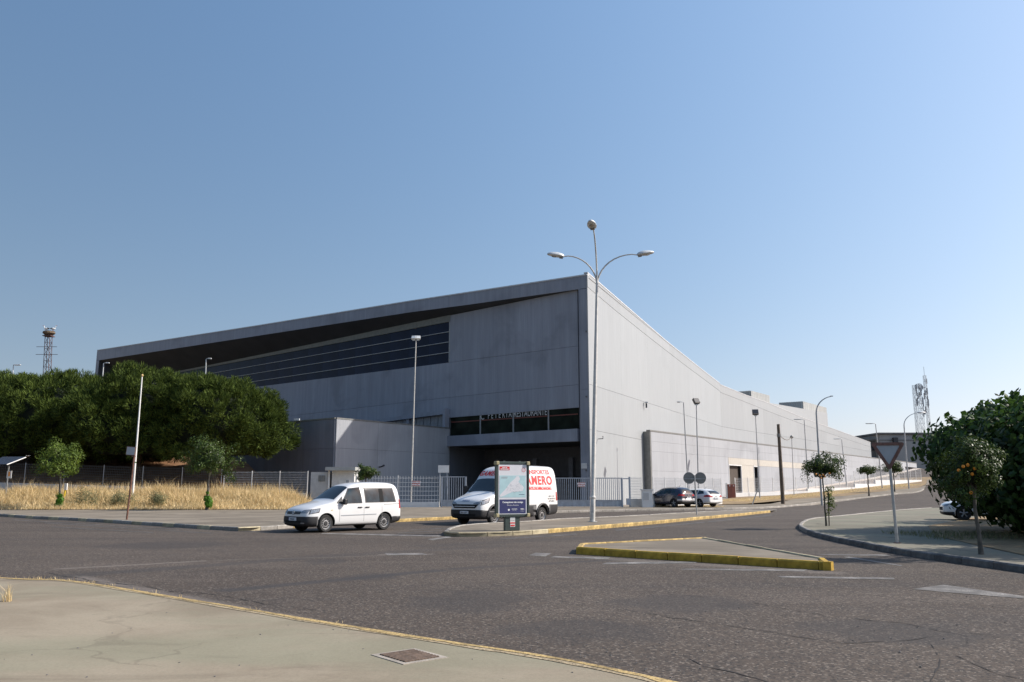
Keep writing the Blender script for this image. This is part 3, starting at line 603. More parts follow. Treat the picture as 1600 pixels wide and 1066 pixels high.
# side wall, near stretch then far stretch after the bend
B = C0+R1*apick(1129, 700, C0, R1)
bl = (B-C0).length
t1 = pline([(921.5, 430.5), (980, 481), (1040, 533), (1090, 573), (1129, 603.2)], C0, R1)
t2 = pline([(1129, 603.2), (1165, 618), (1201, 630.5), (1255, 653.5), (1310, 673.5), (1360.5, 692)], B, R2)
a1_ = pline([(922, 452), (960, 484), (1010, 524), (1064, 566), (1129, 614.5)], C0, R1)
a2_ = pline([(1129, 614.5), (1165, 628.5), (1202, 643.5), (1255, 663.5), (1310, 682), (1358, 698)], B, R2)
b1_ = pline([(932.5, 604), (1010, 629), (1060, 645), (1129, 667)], C0, R1)
b2_ = pline([(1129, 667), (1190, 677), (1255, 686.4), (1360, 705.5)], B, R2)
c1_ = pline([(931, 673), (1006, 688)], C0, R1)
E_ = apick(1360.5, 700, B, R2)
cn, cf = steps(0, bl, 8.9), steps(0, E_, 9)
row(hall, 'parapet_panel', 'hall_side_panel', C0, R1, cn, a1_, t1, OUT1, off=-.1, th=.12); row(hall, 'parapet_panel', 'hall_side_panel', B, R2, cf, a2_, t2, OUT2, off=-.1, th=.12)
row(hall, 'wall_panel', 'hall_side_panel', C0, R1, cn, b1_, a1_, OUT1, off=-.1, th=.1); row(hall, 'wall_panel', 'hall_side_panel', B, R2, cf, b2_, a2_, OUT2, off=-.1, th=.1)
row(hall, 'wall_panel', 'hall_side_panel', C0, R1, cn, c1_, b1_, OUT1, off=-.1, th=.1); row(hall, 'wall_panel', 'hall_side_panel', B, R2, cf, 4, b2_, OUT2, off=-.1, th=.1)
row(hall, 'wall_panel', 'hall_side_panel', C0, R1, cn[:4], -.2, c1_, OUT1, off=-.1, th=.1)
for P, D, O_, cc, tf in ((C0, R1, OUT1, [0, bl], t1), (B, R2, OUT2, [0, E_], t2)):
    mids = [a for a, _ in tf.pts]
    panel(hall, 'coping', 'roof_trim', P, D, cc[0], cc[1], lambda a: tf(a), lambda a: tf(a)+.12, O_, off=-.35, th=.4, gap=0, mids=mids)
    MB().prism([V3(P, D, a, z, -.3, O_) for a, z in [(cc[0], -.2), (cc[1], -.2)]+[(a, tf(a)-.1) for a in mids[::-1]]], (-O_.x*.1, -O_.y*.1, 0)).build('backing_wall', 'core_dark', hall)
mids = [a for a, _ in f_top.pts]; panel(hall, 'coping', 'roof_trim', C0, L, 0, Lend, f_top, lambda a: f_top(a)+.12, FO, off=-.35, th=.4, gap=0, mids=mids)
MB().prism([V3(Ws, WD, a, z, -.12, WO) for a, z in [(aR, sl1(aR)), (aG, sl1(aG)), (aG, -.2), (Wlen, -.2)]+[(x, w_top(x)-.02) for x in (Wlen, Wlen*.66, aG+20, aG, aR)]], (-WO.x*.1, -WO.y*.1, 0)).build('backing_wall', 'core_dark', hall)
# roof and the hidden rear walls
Ep = B+R2*E_; Gp = Ep+L*95; Dp = C0+L*Lend; zE, zB = t2(E_), t1(bl)
rp = [(C0.x, C0.y, t1(0)-.4), (B.x, B.y, zB-.4), ((B+R2*E_*.5).x, (B+R2*E_*.5).y, t2(E_*.5)-.4), (Ep.x, Ep.y, zE-.4), (Gp.x, Gp.y, zE-.4), (Dp.x, Dp.y, f_top(Lend)-.4), ((C0+L*Lend*.5).x, (C0+L*Lend*.5).y, f_top(Lend*.5)-.4)]
shrink = Vector((-.1, .12, 0))
MB().add([Vector(p)+Vector((N.x, N.y, 0))*(.3 if i in (0, 5, 6) else 0) for i, p in enumerate(rp)], [(0, 1, 6), (1, 2, 6), (2, 4, 6), (2, 3, 4), (4, 5, 6)]).build('roof', 'far_grey', hall)
wallquad(hall, 'rear_wall', 'hall_side_panel', [(Ep.x, Ep.y, 2), (Gp.x, Gp.y, 2), (Gp.x, Gp.y, zE-.3), (Ep.x, Ep.y, zE-.1)], (R2.x, R2.y, 0), .1)
wallquad(hall, 'gable_wall', 'hall_side_panel', [(Dp.x, Dp.y, -.2), (Gp.x, Gp.y, -.2), (Gp.x, Gp.y, zE-.3), (Dp.x, Dp.y, f_top(Lend)-.3)], (L.x, L.y, 0), .05)
# raised rear volume and two plant enclosures on the roof
def boxat(parent, nm, mat, u0, u1, vt, zb, depth, P, D, out, vt2=None):
    a0, a1 = apick(u0, vt, P, D), apick(u1, vt2 or vt, P, D); zt = onp(u0, vt, P, D).z; zt2 = onp(u1, vt2, P, D).z if vt2 else zt
    q0 = V3(P, D, a0, 0); pts = [V3(P, D, a0, zb)-q0, V3(P, D, a1, zb)-q0, V3(P, D, a1, zt2)-q0, V3(P, D, a0, zt)-q0]
    MB().prism(pts, (-out.x*depth, -out.y*depth, 0)).build(nm, mat, parent, loc=q0); return a0, a1, zt
boxat(hall, 'raised_volume', 'hall_side_panel', 1190, 1292.5, 627.5, 8, 25, B-OUT2*13, R2, OUT2, 645.5)
def plant_box(u0, u1, ul, vt, zb, back, label):
    P = B-OUT2*back; a0, a1 = apick(u0, vt, P, R2), apick(u1, vt, P, R2); q = P+R2*a0; zt = onp(u0, vt, P, R2).z
    wl_ = apick(ul, vt, q, -OUT2); 
    e = empty('plant_enclosure', (q.x, q.y, zb), label, 'roof unit', 'roof units on the exhibition hall')
    h = zt-zb
    MB().prism([V3(Vector((0, 0)), R2, a, z) for a, z in ((.1, 0), (a1-a0-.1, 0), (a1-a0-.1, h-.1), (.1, h-.1))], (-OUT2.x*wl_, -OUT2.y*wl_, 0)).build('housing', 'core_dark', e)
    for i in range(12):
        k0, k1 = (a1-a0)*i/12, (a1-a0)*(i+1)/12; panel(e, 'slat_panel', 'roof_unit', Vector((0, 0)), R2, k0, k1, .15, h, OUT2, th=.12, gap=.03)
    for i in range(10):
        k0, k1 = wl_*i/10, wl_*(i+1)/10; panel(e, 'slat_panel', 'roof_unit', Vector((0, 0)), -OUT2, k0, k1, .15, h, -R2, th=.12, gap=.03)
plant_box(1172.4, 1201, 1152, 610.3, 12.6, 3, 'nearer louvred grey plant enclosure on the sloping hall roof')
plant_box(1254, 1290, 1217, 627, 12.2, 16, 'farther louvred grey plant enclosure standing on the raised rear roof')
# little things on the walls
def wall_lamp(parent, P, D, u, v, out):
    q = onp(u, v, P, D); o = Vector((out.x, out.y, 0)); e = mk('wall_lamp', MB().box((0, 0, 0), (.16, .16, .5)).mesh('wall_lamp', 'lamp_black'), parent, q+o*.25)
    MB().box((0, 0, .35), (.3, .3, .12)).build('lamp_hood', 'lamp_head_grey', e)
wall_lamp(hall, C0, R1, 1006.5, 634, OUT1)
q = onp(934, 686, C0, R1); MB().tube([(0, 0, 0), (.4, -.35, 0), (.4, -.35, .25)], .04, 6).build('camera_bracket', 'lamp_black', hall, loc=q+Vector((OUT1.x, OUT1.y, 0))*.05)
q = onp(913, 728, C0, L); MB().box((0, 0, 0), (.62, .04, .5)).build('wall_plate', 'box_white', hall, loc=q+Vector((FO.x, FO.y, 0))*.04, rz=math.atan2(L.y, L.x))
for v in (518, 620, 735): q = onp(916.5, v, C0, L); MB().box((0, 0, 0), (.12, .12, .14)).build('bolt_head', 'core_dark', hall, loc=q+Vector((FO.x, FO.y, 0))*.03, rz=math.atan2(L.y, L.x))

# ------------------------------------------------------------------ the low concrete wings
P702 = onp(702, 640, Ws, WD); P702 = Vector((P702.x, P702.y))
cl = onp(525, 653, P702, R2); zt = cl.z; CL = Vector((cl.x, cl.y)); lenR = (P702-CL).length; lenL = 34
wing = empty('concrete_wing', (CL.x, CL.y, 0), 'low blue grey concrete wing in front of the hall with a sunlit corner triangle', 'building', 'concrete wings of the hall')
Z0 = Vector((0, 0))
for z0, z1 in ((-.1, 2.6), (2.6, 5.2), (5.2, zt-.1)):
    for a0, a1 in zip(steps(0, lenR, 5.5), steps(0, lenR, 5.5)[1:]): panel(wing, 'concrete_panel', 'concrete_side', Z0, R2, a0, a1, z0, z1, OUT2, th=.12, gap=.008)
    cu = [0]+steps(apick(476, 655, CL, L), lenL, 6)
    for a0, a1 in zip(cu, cu[1:]): panel(wing, 'concrete_panel', 'concrete_front_shaded', Z0, L, a0, a1, z0, z1, FO, th=.12, gap=.008)
MB().prism([(0, 0, 0), (R2.x*lenR, R2.y*lenR, 0), (R2.x*lenR+L.x*lenL, R2.y*lenR+L.y*lenL, 0), (L.x*lenL, L.y*lenL, 0)], (0, 0, zt-.15)).build('core', 'core_dark', wing)
for D, ln, O_ in ((R2, lenR, OUT2), (L, lenL, FO)): panel(wing, 'coping', 'sign_back', Z0, D, 0, ln, zt-.1, zt+.03, O_, off=-.3, th=.45, gap=0)
q = onp(591, 730, CL, R2); MB().tube([(0, 0, 0), (.25, -.2, .02), (.55, -.4, .15)], [.06, .06, .1], 8).build('security_camera', 'lamp_black', wing, loc=q-Vector((CL.x, CL.y, 0))+Vector((OUT2.x, OUT2.y, 0))*.1)
q = onp(468, 656, CL, L); MB().box((0, 0, 0), (.5, .3, .2)).build('wall_lamp', 'lamp_head_grey', wing, loc=q-Vector((CL.x, CL.y, 0))+Vector((FO.x, FO.y, 0))*.3)

wr = empty('concrete_wing', (A0.x, A0.y, 0), 'long low sunlit grey concrete wing running up the street under a dark coping line', 'building', 'concrete wings of the hall')
za = onp(1017, 673, A0, R2).z; aE = apick(1431, 722, A0, R2); hz = lambda a: H((A0+R2*a).x, (A0+R2*a).y)-.3
doors = [(apick(1138, 750, A0, R2), apick(1158, 750, A0, R2)), (apick(1177, 750, A0, R2), apick(1184.5, 750, A0, R2))]
zb0, zb1 = onp(1137, 725.5, A0, R2).z, onp(1137, 715, A0, R2).z; bandE = apick(1258, 730, A0, R2)
cu = sorted(set([0, doors[0][0], doors[0][1], doors[1][0], doors[1][1], bandE]+steps(0, doors[0][0], 5.4)+steps(doors[1][1], bandE, 6)+steps(bandE, aE, 7)))
for a0, a1 in zip(cu, cu[1:]):
    inb = a0 >= doors[0][0]-.01 and a1 <= bandE+.01
    zs = [zb1, (zb1+za-.1)/2, za-.1] if inb else [zb0-1.2, zb0+.9, (zb0+.9+za-.1)/2, za-.1]
    for z0, z1 in zip(zs, zs[1:]):
        if hz(a1) < z0: panel(wr, 'concrete_panel', 'concrete_side', Z0, R2, a0, a1, z0, z1, OUT2, th=.12, gap=.006)
    if inb:
        panel(wr, 'cream_panel', 'cream_panel', Z0, R2, a0, a1, zb0, zb1, OUT2, off=.02, th=.12, gap=.008)
        k = next((d for d in doors if abs(d[0]-a0) < .01), None)
        if k is None: panel(wr, 'cream_panel' if a0 < doors[1][0] else 'concrete_panel', 'cream_panel' if a0 < doors[1][0] else 'concrete_side', Z0, R2, a0, a1, lambda a: hz(a), zb0, OUT2, th=.12, gap=.006)
        else:
            panel(wr, 'door', 'void_brown' if k == doors[0] else 'window_dark', Z0, R2, a0+.1, a1-.1, 0, zb0-.1, OUT2, off=-.3, th=.05)
            for b in (a0, a1-.12): panel(wr, 'door_frame', 'box_white', Z0, R2, b, b+.12, 0, zb0, OUT2, off=0, th=.16, gap=0)
            panel(wr, 'door_frame', 'box_white', Z0, R2, a0+.12, a1-.12, zb0-.14, zb0-.005, OUT2, off=0, th=.16, gap=0)
    elif hz(a0) < zb0-1.2: panel(wr, 'concrete_panel', 'concrete_side', Z0, R2, a0, a1, hz, zb0-1.2, OUT2, th=.12, gap=.006)
n13 = 12.5
MB().prism([V3(Z0, R2, a, z, -.4, OUT2) for a, z in ((0.1, -.2), (aE, -.2), (aE, za-.12), (0.1, za-.12))], (-OUT2.x*n13, -OUT2.y*n13, 0)).build('core', 'core_dark', wr)
MB().prism([V3(Z0, R2, a, z, 0, OUT2) for a, z in ((aE, 4), (aE+.15, 4), (aE+.15, za), (aE, za))], (-OUT2.x*n13, -OUT2.y*n13, 0)).build('end_wall', 'far_blue', wr)
MB().prism([V3(Z0, R2, a, z, .1, OUT2) for a, z in ((-.2, -.2), (0, -.2), (0, za-.1), (-.2, za-.1))], (-OUT2.x*3, -OUT2.y*3, 0)).build('end_wall', 'sign_back', wr)  # near end face coloured darker than the concrete, its shade painted in
panel(wr, 'coping', 'sign_back', Z0, R2, -.25, aE, za-.1, za+.06, OUT2, off=-.3, th=.46, gap=0)
q = onp(1301, 719.5, A0, R2); MB().box((0, 0, 0), (1.1, .5, .75)).build('air_conditioner', 'green_plate', wr, loc=q-Vector((A0.x, A0.y, 0))+Vector((OUT2.x, OUT2.y, 0))*.4, rz=math.atan2(R2.y, R2.x))
sheet('yard', [tuple(A0+OUT2*.2-R2*10), tuple(A0+OUT2*.2+R2*aE), tuple(A0+OUT2*13+R2*(aE-5)), tuple(A0+OUT2*7+R2*50), tuple(A0+OUT2*5+R2*20), (16, 78), (12, 70), (12, 78)], -.02, 'yard_gravel')
sheet('wall_footing', [tuple(A0+OUT2*.3+R2*18), tuple(A0+OUT2*.3+R2*aE), tuple(A0+OUT2*1.5+R2*aE), tuple(A0+OUT2*1.5+R2*18)], .10, 'paving_beige', 5, .2)
sheet('yard_front', [(-60, 68.5), (12, 69.8), (12, 78), (6, 77.5), (-60, 128)], .02, 'pavement_concrete', 0)

# the buildings at the end of the street
fb = empty('far_building', (95, 225, 5.8), 'plain grey flat roofed building at the end of the street below the masts', 'building')
def fbox(nm, mat, u0, u1, v0, zb, y, depth, parent=fb):
    a, b = atd(u0, v0, y), atd(u1, v0, y); MB().box(((a.x+b.x)/2-95, y+depth/2-225, (a.z+zb)/2-5.8), (b.x-a.x, depth, a.z-zb)).build(nm, mat, parent); return a.z
fbox('wall', 'far_grey', 1374, 1640, 679, 4, 225, 20); fbox('roof_slab', 'far_dark', 1372, 1645, 676, atd(1400, 678.5, 224.6).z, 224.5, 21)
fbox('roof_band', 'far_dark', 1374.4, 1640, 687, atd(1400, 689, 224.9).z, 224.9, .2)
fbox('annexe_wall', 'far_dark', 1335, 1373.6, 689, 4, 228, 15); fbox('annexe_roof', 'sign_back', 1333, 1374, 686, atd(1350, 688.6, 227.5).z, 227.4, 16)
for u0, u1, v0, v1 in ((1437.5, 1442.3, 693.5, 702), (1443, 1448, 693.5, 702)):
    a, b = atd(u0, v0, 224.8), atd(u1, v1, 224.8); w_ = MB().box(((a.x+b.x)/2-95, -.2, (a.z+b.z)/2-5.8), (b.x-a.x, .16, a.z-b.z)).build('window', 'mullion', fb)
    MB().box(((a.x+b.x)/2-95, -.3, (a.z+b.z)/2-5.8), (b.x-a.x-.2, .06, a.z-b.z-.2)).build('pane', 'window_dark', w_)
for u0, u1, v0, v1 in ((1362, 1367, 697, 704),):
    a, b = atd(u0, v0, 227.8), atd(u1, v1, 227.8); MB().box(((a.x+b.x)/2-95, 2.8, (a.z+b.z)/2-5.8), (b.x-a.x, .1, a.z-b.z)).build('window', 'window_dark', fb)
fbox('blue_base', 'far_blue', 1361, 1373, 714, 4, 227.7, .2)
a = atd(1400, 688, 224); MB().box((a.x-95, -.6, a.z-5.8), (1.2, .8, 1.5)).build('roof_siren', 'lamp_black', fb)

# ------------------------------------------------------------------ fences and gates
def gx(u, y): return atd(u, 763, y).x
wire_cache = {}
def wire_panel(w, h, nv, nh, t, mat, key=None):
    k = (round(w, 3), round(h, 3), nv, nh, t, mat)
    if k not in wire_cache:
        mb = MB()
        for i in range(nv): mb.box((w*(i+.5)/nv, 0, h/2), (t, t, h))
        for i in range(nh): mb.box((w/2, t*1.1, h*(i+.5)/nh), (w, t, t*1.6))
        wire_cache[k] = mb.mesh('mesh_panel', mat)
    return wire_cache[k]
def fence(label, a, b, za, zb, h, sp, nv, nh, t, wmat, pmat, wall=None, wallmat='box_white', group='fences along the hall plots', pr=.05):
    a, b = Vector(a), Vector(b); d = b-a; n = max(1, round(d.length/sp)); ang = math.atan2(d.y, d.x)
    e = empty('fence', (a.x, a.y, 0), label, 'fence', group); post = MB().box((0, 0, h/2+.02), (pr, pr, h+.04)).mesh('post', pmat)
    pan = wire_panel(d.length/n-pr, h, nv, nh, t, wmat)
    for i in range(n+1):
        q = d*(i/n); z = za+(zb-za)*i/n; mk('post', post, e, (q.x, q.y, z), ang)
        if i < n: o = mk('mesh_panel', pan, e, (q.x+d.x/d.length*pr/2, q.y+d.y/d.length*pr/2, z), ang); o.rotation_euler = (0, -math.atan2(zb-za, d.length), ang)
    if wall is not None:
        MB().prism([(0, 0, wall-.0), (d.length, 0, wall), (d.length, 0, zb), (0, 0, za)], (0, .22, 0)).build('base_wall', wallmat, e, loc=(0, -.11, 0), rz=ang, bevel=.01)
    return e
fence('dull dark wire fence on a low wall under the pines', (gx(-25, 69), 69), (gx(345, 69), 69), 2.1, 1.55, 1.65, 3.2, 22, 8, .010, 'wire_dark', 'steel_grey', .3, 'stucco')
fence('pale wire fence with white posts beside the dry grass', (gx(349, 67), 67), (gx(480, 67), 67), 1.22, 1.22, 1.72, 1.95, 22, 9, .011, 'wire_grey', 'white_paint', .1, 'stucco', pr=.06)
fence('white grating fence on a white wall left of the pedestrian gate', (gx(556, 66.6), 66.6), (gx(687, 66.6), 66.6), .52, .52, 2.05, 2.8, 14, 6, .028, 'box_white', 'white_paint', .08, 'box_white', pr=.09)
def gate(label, u0, u1, y, nb, top, sign=None):
    x0, x1 = gx(u0, y), gx(u1, y); w = x1-x0; e = empty('gate', (x0, y, .1), label, 'gate', 'steel gates of the hall forecourt')
    bar = MB().box((0, 0, 0), (.045, .045, top-.62)).mesh('bar', 'gate_metal')
    for i in range(nb): mk('bar', bar, e, (w*(i+.5)/nb, 0, .55+(top-.62)/2))
    for z, hh in ((top-.03, .07), (.56, .06)): MB().box((w/2, 0, z), (w, .07, hh)).build('rail', 'gate_metal', e)
    MB().box((w/2, .02, .30), (w, .03, .46)).build('kick_plate', 'gate_metal', e)
    for i in range(nb): MB().box((w*(i+.5)/nb, -.02, .30), (.03, .03, .46)).build('plate_rib', 'gate_metal', e) if i % 2 == 0 else None
    for x in (0, w): MB().box((x, 0, top/2), (.11, .11, top)).build('gate_post', 'gate_metal', e)
    return e
g1 = gate('narrow pedestrian gate of grey bars with a white board above it', 690, 728, 66.4, 11, 2.42)
MB().box((.48, -.03, 1.25), (.08, .1, .5)).build('lock', 'lamp_head_grey', g1); MB().box((.48, 0, 1.25), (.09, .09, 2.4)).build('gate_post', 'gate_metal', g1)
g2 = gate('long sliding gate of grey bars behind the big van', 790, 972, 66.2, 60, 2.32)
MB().box((gx(984, 66.2)-gx(790, 66.2), .1, 1.2), (.13, .13, 2.4)).build('gate_post', 'gate_metal', g2); MB().box((gx(979, 66.2)-gx(790, 66.2), .1, 2.25), (.5, .08, .08)).build('rail', 'gate_metal', g2)
MB().box((gx(981, 66.2)-gx(790, 66.2), -.1, .45), (.3, .3, .5)).build('motor_box', 'gate_metal', g2)
def no_parking(u, v, y, w, h, label):
    p = atd(u, v, y); e = empty('warning_sign', (p.x, y, p.z), label, 'sign', 'small red no parking plates')
    MB().box((0, 0, 0), (w, .02, h)).build('plate', 'box_white', e); MB().box((0, -.013, 0), (w*.93, .01, h*.9)).build('red_field', 'sign_red', e)
    text_on('PROHIBIDO', h*.36, (0, -.02, h*.08), (1, 0, 0), (0, 0, 1), 'ink_white', 'lettering', e, bold=.01); text_on('APARCAR', h*.36, (0, -.02, -h*.34), (1, 0, 0), (0, 0, 1), 'ink_white', 'lettering', e, bold=.01)
no_parking(650, 755.5, 66.45, .68, .42, 'red no parking plate hung on the white grating fence'); no_parking(908.5, 757.5, 66.1, .6, .36, 'red no parking plate hung on the sliding gate bars')
x0 = gx(985, 66.5); x1 = gx(1003, 66.5)
w_ = empty('low_wall', (x0, 66.5, 0), 'short low white wall between the sliding gate and meter pillar', 'wall'); MB().box(((x1-x0)/2, 0, .4), (x1-x0, .2, .75)).build('wall_body', 'stucco', w_); mk('mesh_panel', wire_panel(x1-x0, 1.7, 12, 8, .012, 'wire_grey'), w_, (0, 0, .78))
# meter pillar, brown cabinet
p = gx(1010.5, 65.8); e = empty('meter_pillar', (p, 65.8, .11), 'white rendered meter pillar with a cap beside the parked dark car', 'pillar')
MB().box((0, 0, .66), (.82, .4, 1.32)).build('pillar_body', 'box_white', e, bevel=.01); MB().box((0, 0, 1.36), (.95, .5, .09)).build('cap', 'box_white', e); MB().box((-.1, -.21, .85), (.42, .03, .55)).build('cabinet_door', 'stucco', e)
q = gp(1143, 779); e = empty('utility_cabinet', (q.x, q.y, H(q.x, q.y)), 'red brown street utility cabinet on the dry verge', 'cabinet')
MB().box((0, 0, .85), (.95, .45, 1.66)).build('cabinet_body', 'box_brown', e, bevel=.015); MB().box((-.56, 0, .9), (.1, .5, 1.8)).build('side_post', 'white_paint', e)
for sx in (-.235, .235): d_ = MB().box((sx, -.235, .88), (.44, .03, 1.5)).build('door', 'box_brown', e); MB().box((sx+.02, -.255, 1.5), (.12, .01, .14)).build('notice', 'box_white', d_)
# stepped fence up the street
pts = [(gx(1003, 66.5), 66.5), (16.2, 76)]
fence('thin white wire fence behind the parked cars', (gx(1021, 67), 67), (20.5, 81.5), .55, .62, 1.9, 2.6, 20, 7, .010, 'wire_grey', 'white_paint', 0, pr=.05)
steps_ = [((1149.6, 778), (1262, 771), 770.3, 769), ((1262, 771), (1336, 764.8), 763.6, 762), ((1336, 764.8), (1368, 761), 756, 755), ((1368, 761), (1440, 753), 750.5, 744)]
names_ = ['lowest step of the white based wire fence climbing the street', 'second step of the white based wire fence past the orange tree', 'third step of the white based wire fence near the lone clipped tree', 'highest step of the white based wire fence near the street end']
lastb = None
for (a, b, va, vb), nm in zip(steps_, names_):
    A_, B_ = gp(*a), gp(*b)
    if lastb is not None: A_ = lastb
    lastb = B_
    za_, zb_ = atd(a[0], va, A_.y).z, atd(b[0], vb, B_.y).z
    za_ = max(za_, H(A_.x, A_.y)+.3); zb_ = max(za_, H(B_.x, B_.y)+.3)
    fence(nm, A_, B_, za_, zb_, 1.8, 2.6, 16, 6, .011, 'wire_grey', 'white_paint', H(A_.x, A_.y)-.15, group='stepped fence up the street', pr=.06)
# gate leaves and a tall post by the doorway behind the fence
# kiosk
kx = gx(515, 69); e = empty('kiosk', (kx, 69, .1), 'small white kiosk with flat overhanging roof behind the white van', 'kiosk')
kw, kl = gx(552, 69)-kx, kx-gx(483, 69)
MB().box((kw/2+.1, 1.2, 1.5), (kw-.1, 2.4, 3.0)).build('white_block', 'box_white', e); MB().box((kw/2, .9, 3.08), (kw+.5, 3.4, .28)).build('roof_slab', 'roof_unit', e)
MB().box((-kl/2-.05, 1.2, 1.42), (kl-.3, 2.4, 2.8)).build('grey_block', 'stucco', e); MB().box((-.05, -.15, 1.5), (.14, .14, 3)).build('post', 'white_paint', e)
MB().box((-.55, -.03, 2.3), (.3, .06, .5)).build('vent', 'sign_back', e); MB().box((-.85, -.03, 2.3), (.2, .06, .5)).build('vent', 'sign_back', e); MB().box((kw*.62, -.03, 1.1), (.9, .05, 2.1)).build('door', 'white_paint', e)
MB().box((kw*.75, -.06, 2.05), (.22, .03, .22)).build('badge', 'sign_grey', e)
# white board by the pedestrian gate
p = atd(693, 733, 66.0); e = empty('blank_board', (p.x, 66.0, 2.3), 'blank white board on two short posts above the pedestrian gate', 'sign board')
MB().box((0, 0, p.z-2.3), (.86, .05, .58)).build('board', 'white_paint', e)
for s in (-.28, .28): MB().box((s, .04, 0), (.05, .05, 1.1)).build('leg', 'gate_metal', e)

# ------------------------------------------------------------------ lamps and posts
def pole(name, label, cat, u, v, y, zb, ut, vt, r0, r1, mat, group=None, seg=5):
    x = atd(u, v, y).x; t = atd(ut, vt, y); e = empty(name, (x, y, zb), label, cat, group)
    top = Vector((t.x-x, 0, t.z-zb)); MB().tube([top*(i/seg) for i in range(seg+1)], [r0+(r1-r0)*i/seg for i in range(seg+1)], 10).build('pole', mat, e, smooth=True)
    return e, top
def flood(e, top, s=1.0, ang=0, mat='lamp_black'):
    m = Matrix.Rotation(ang, 4, 'Z') @ Matrix.Rotation(R(-35), 4, 'X'); h_ = MB().box((0, 0, 0), (.62*s, .28*s, .55*s), m=m).build('flood_head', mat, e, loc=top+Vector((0, 0, .38*s)), bevel=.03)
    MB().box((0, -.15*s, 0), (.5*s, .02, .44*s), m=m).build('lens', 'lamp_glass', h_)
    MB().box((0, 0, .06), (.34*s, .1, .16)).build('bracket', 'lamp_head_grey', e, loc=top)
def arm_head(e, top, dx, L_=.6, dz=.0, r=.035, mat='lamp_head_grey'):
    MB().tube([top, top+Vector((dx*.4, 0, .05+dz)), top+Vector((dx, 0, .05+dz))], r, 6).build('arm', 'galvanised', e)
    s = 1 if dx > 0 else -1
    h_ = MB().box((s*L_/2, 0, 0), (L_, .22, .10)).build('lamp_head', mat, e, loc=top+Vector((dx, 0, .06+dz)), bevel=.03); MB().box((s*L_*.55, 0, -.06), (L_*.7, .16, .03)).build('lens', 'lamp_glass', h_)
# the big three-armed street lamp
b = gp(925.5, 815.5, PV); y = b.y; e = empty('street_lamp', (b.x, y, PV), 'tall three armed street lamp on the yellow kerbed median', 'street lamp')
J = atd(933, 436, y)-Vector((b.x, y, PV)); J.y = 0
MB().tube([(0, 0, 0), (0, 0, .02)], .22, 12).build('base_plate', 'galvanised', e)
MB().tube([(0, 0, 0), J*.095, J*.1, J*.5, J*1.0], [.125, .12, .105, .09, .06], 14).build('pole', 'lamp_grey', e, smooth=True)
MB().lathe([(.125, 0), (.14, .02), (.14, .1), (.11, .13)], 14, c=tuple(J*.09)).build('collar', 'lamp_grey', e); MB().box((0, -.118, .6), (.11, .02, .4)).build('service_door', 'galvanised', e)
MB().box((J.x*.86+.0, -.1, J.z*.86), (.12, .12, .16)).build('junction_box', 'lamp_grey', e) if False else None
armz = atd(900, 400, y).z-PV-J.z
def head_mesh():
    mb = MB(); sec = [(0, .085, .06), (.08, .18, .10), (.3, .22, .13), (.56, .19, .11), (.74, .12, .07), (.80, .04, .03)]
    vs = []; n = 12
    for x, w, h in sec:
        for j in range(n):
            a = 2*math.pi*j/n; c, s = math.cos(a), math.sin(a); vs.append((x, w*c, (h*s*1.3 if s > 0 else h*s*.55)))
    fs = [(i*n+j, i*n+(j+1) % n, (i+1)*n+(j+1) % n, (i+1)*n+j) for i in range(len(sec)-1) for j in range(n)]+[tuple(range(n))[::-1], tuple((len(sec)-1)*n+j for j in range(n))]
    return mb.add(vs, fs)
for ang, up, reach in ((math.pi, 0, 1.42), (0, .08, 1.75), (-math.pi/2-.22, .95, 1.25)):
    d = Vector((math.cos(ang), math.sin(ang), 0)); pts = []
    for i in range(11):
        t = i/10*math.pi/2*1.08; pts.append(J+Vector((0, 0, -.35))+d*(reach*(1-math.cos(t)))+Vector((0, 0, (armz+up+.35)*math.sin(min(t, math.pi/2))-.04*max(0, i-9))))
    MB().tube(pts, [.042-.0015*i for i in range(11)], 8).build('arm', 'lamp_grey', e, smooth=True)
    hd = head_mesh().build('lamp_head', 'lamp_head_grey', e, loc=pts[-1]-d*.04, rz=ang, smooth=True); hd.rotation_euler = (0, R(-9), ang)
    gl = MB().lathe([(.12, -.075), (.125, -.03)], 14, c=(.46, 0, 0)).build('lens', 'lamp_glass', hd, smooth=True); MB().box((.12, 0, -.065), (.17, .2, .05)).build('gear_box', 'sign_back', hd)
G_ = 'flood lamps around the hall'
e, t = pole('lamp_post', 'slender post with two small floodlights before the shaded front', 'lamp post', 642.5, 763, 70, .1, 650, 531, .07, .045, 'lamp_grey', G_); 
for s in (-.2, .18): flood(e, t+Vector((s, 0, -.05)), .62, s, 'lamp_head_grey')
e, t = pole('lamp_post', 'thin grey post with a tiny lamp left of the black floodlight', 'lamp post', 1075.5, 763, 82, .1, 1068, 629, .07, .05, 'steel_grey', G_); arm_head(e, t, -.3, .35, 0, .03)
e, t = pole('lamp_post', 'tall post with black floodlight above the parked dark car', 'lamp post', 1091, 763, 79, .1, 1088, 633, .07, .05, 'steel_grey', G_); flood(e, t, 1, .4)
e, t = pole('lamp_post', 'post with black floodlight in front of the wing doorway', 'lamp post', 1186.5, 763, 97, H(gx(1186, 97), 97), 1180.5, 650, .075, .05, 'steel_grey', G_); flood(e, t, 1.15, -.2)
GL = 'small flat headed lamps along the wing'
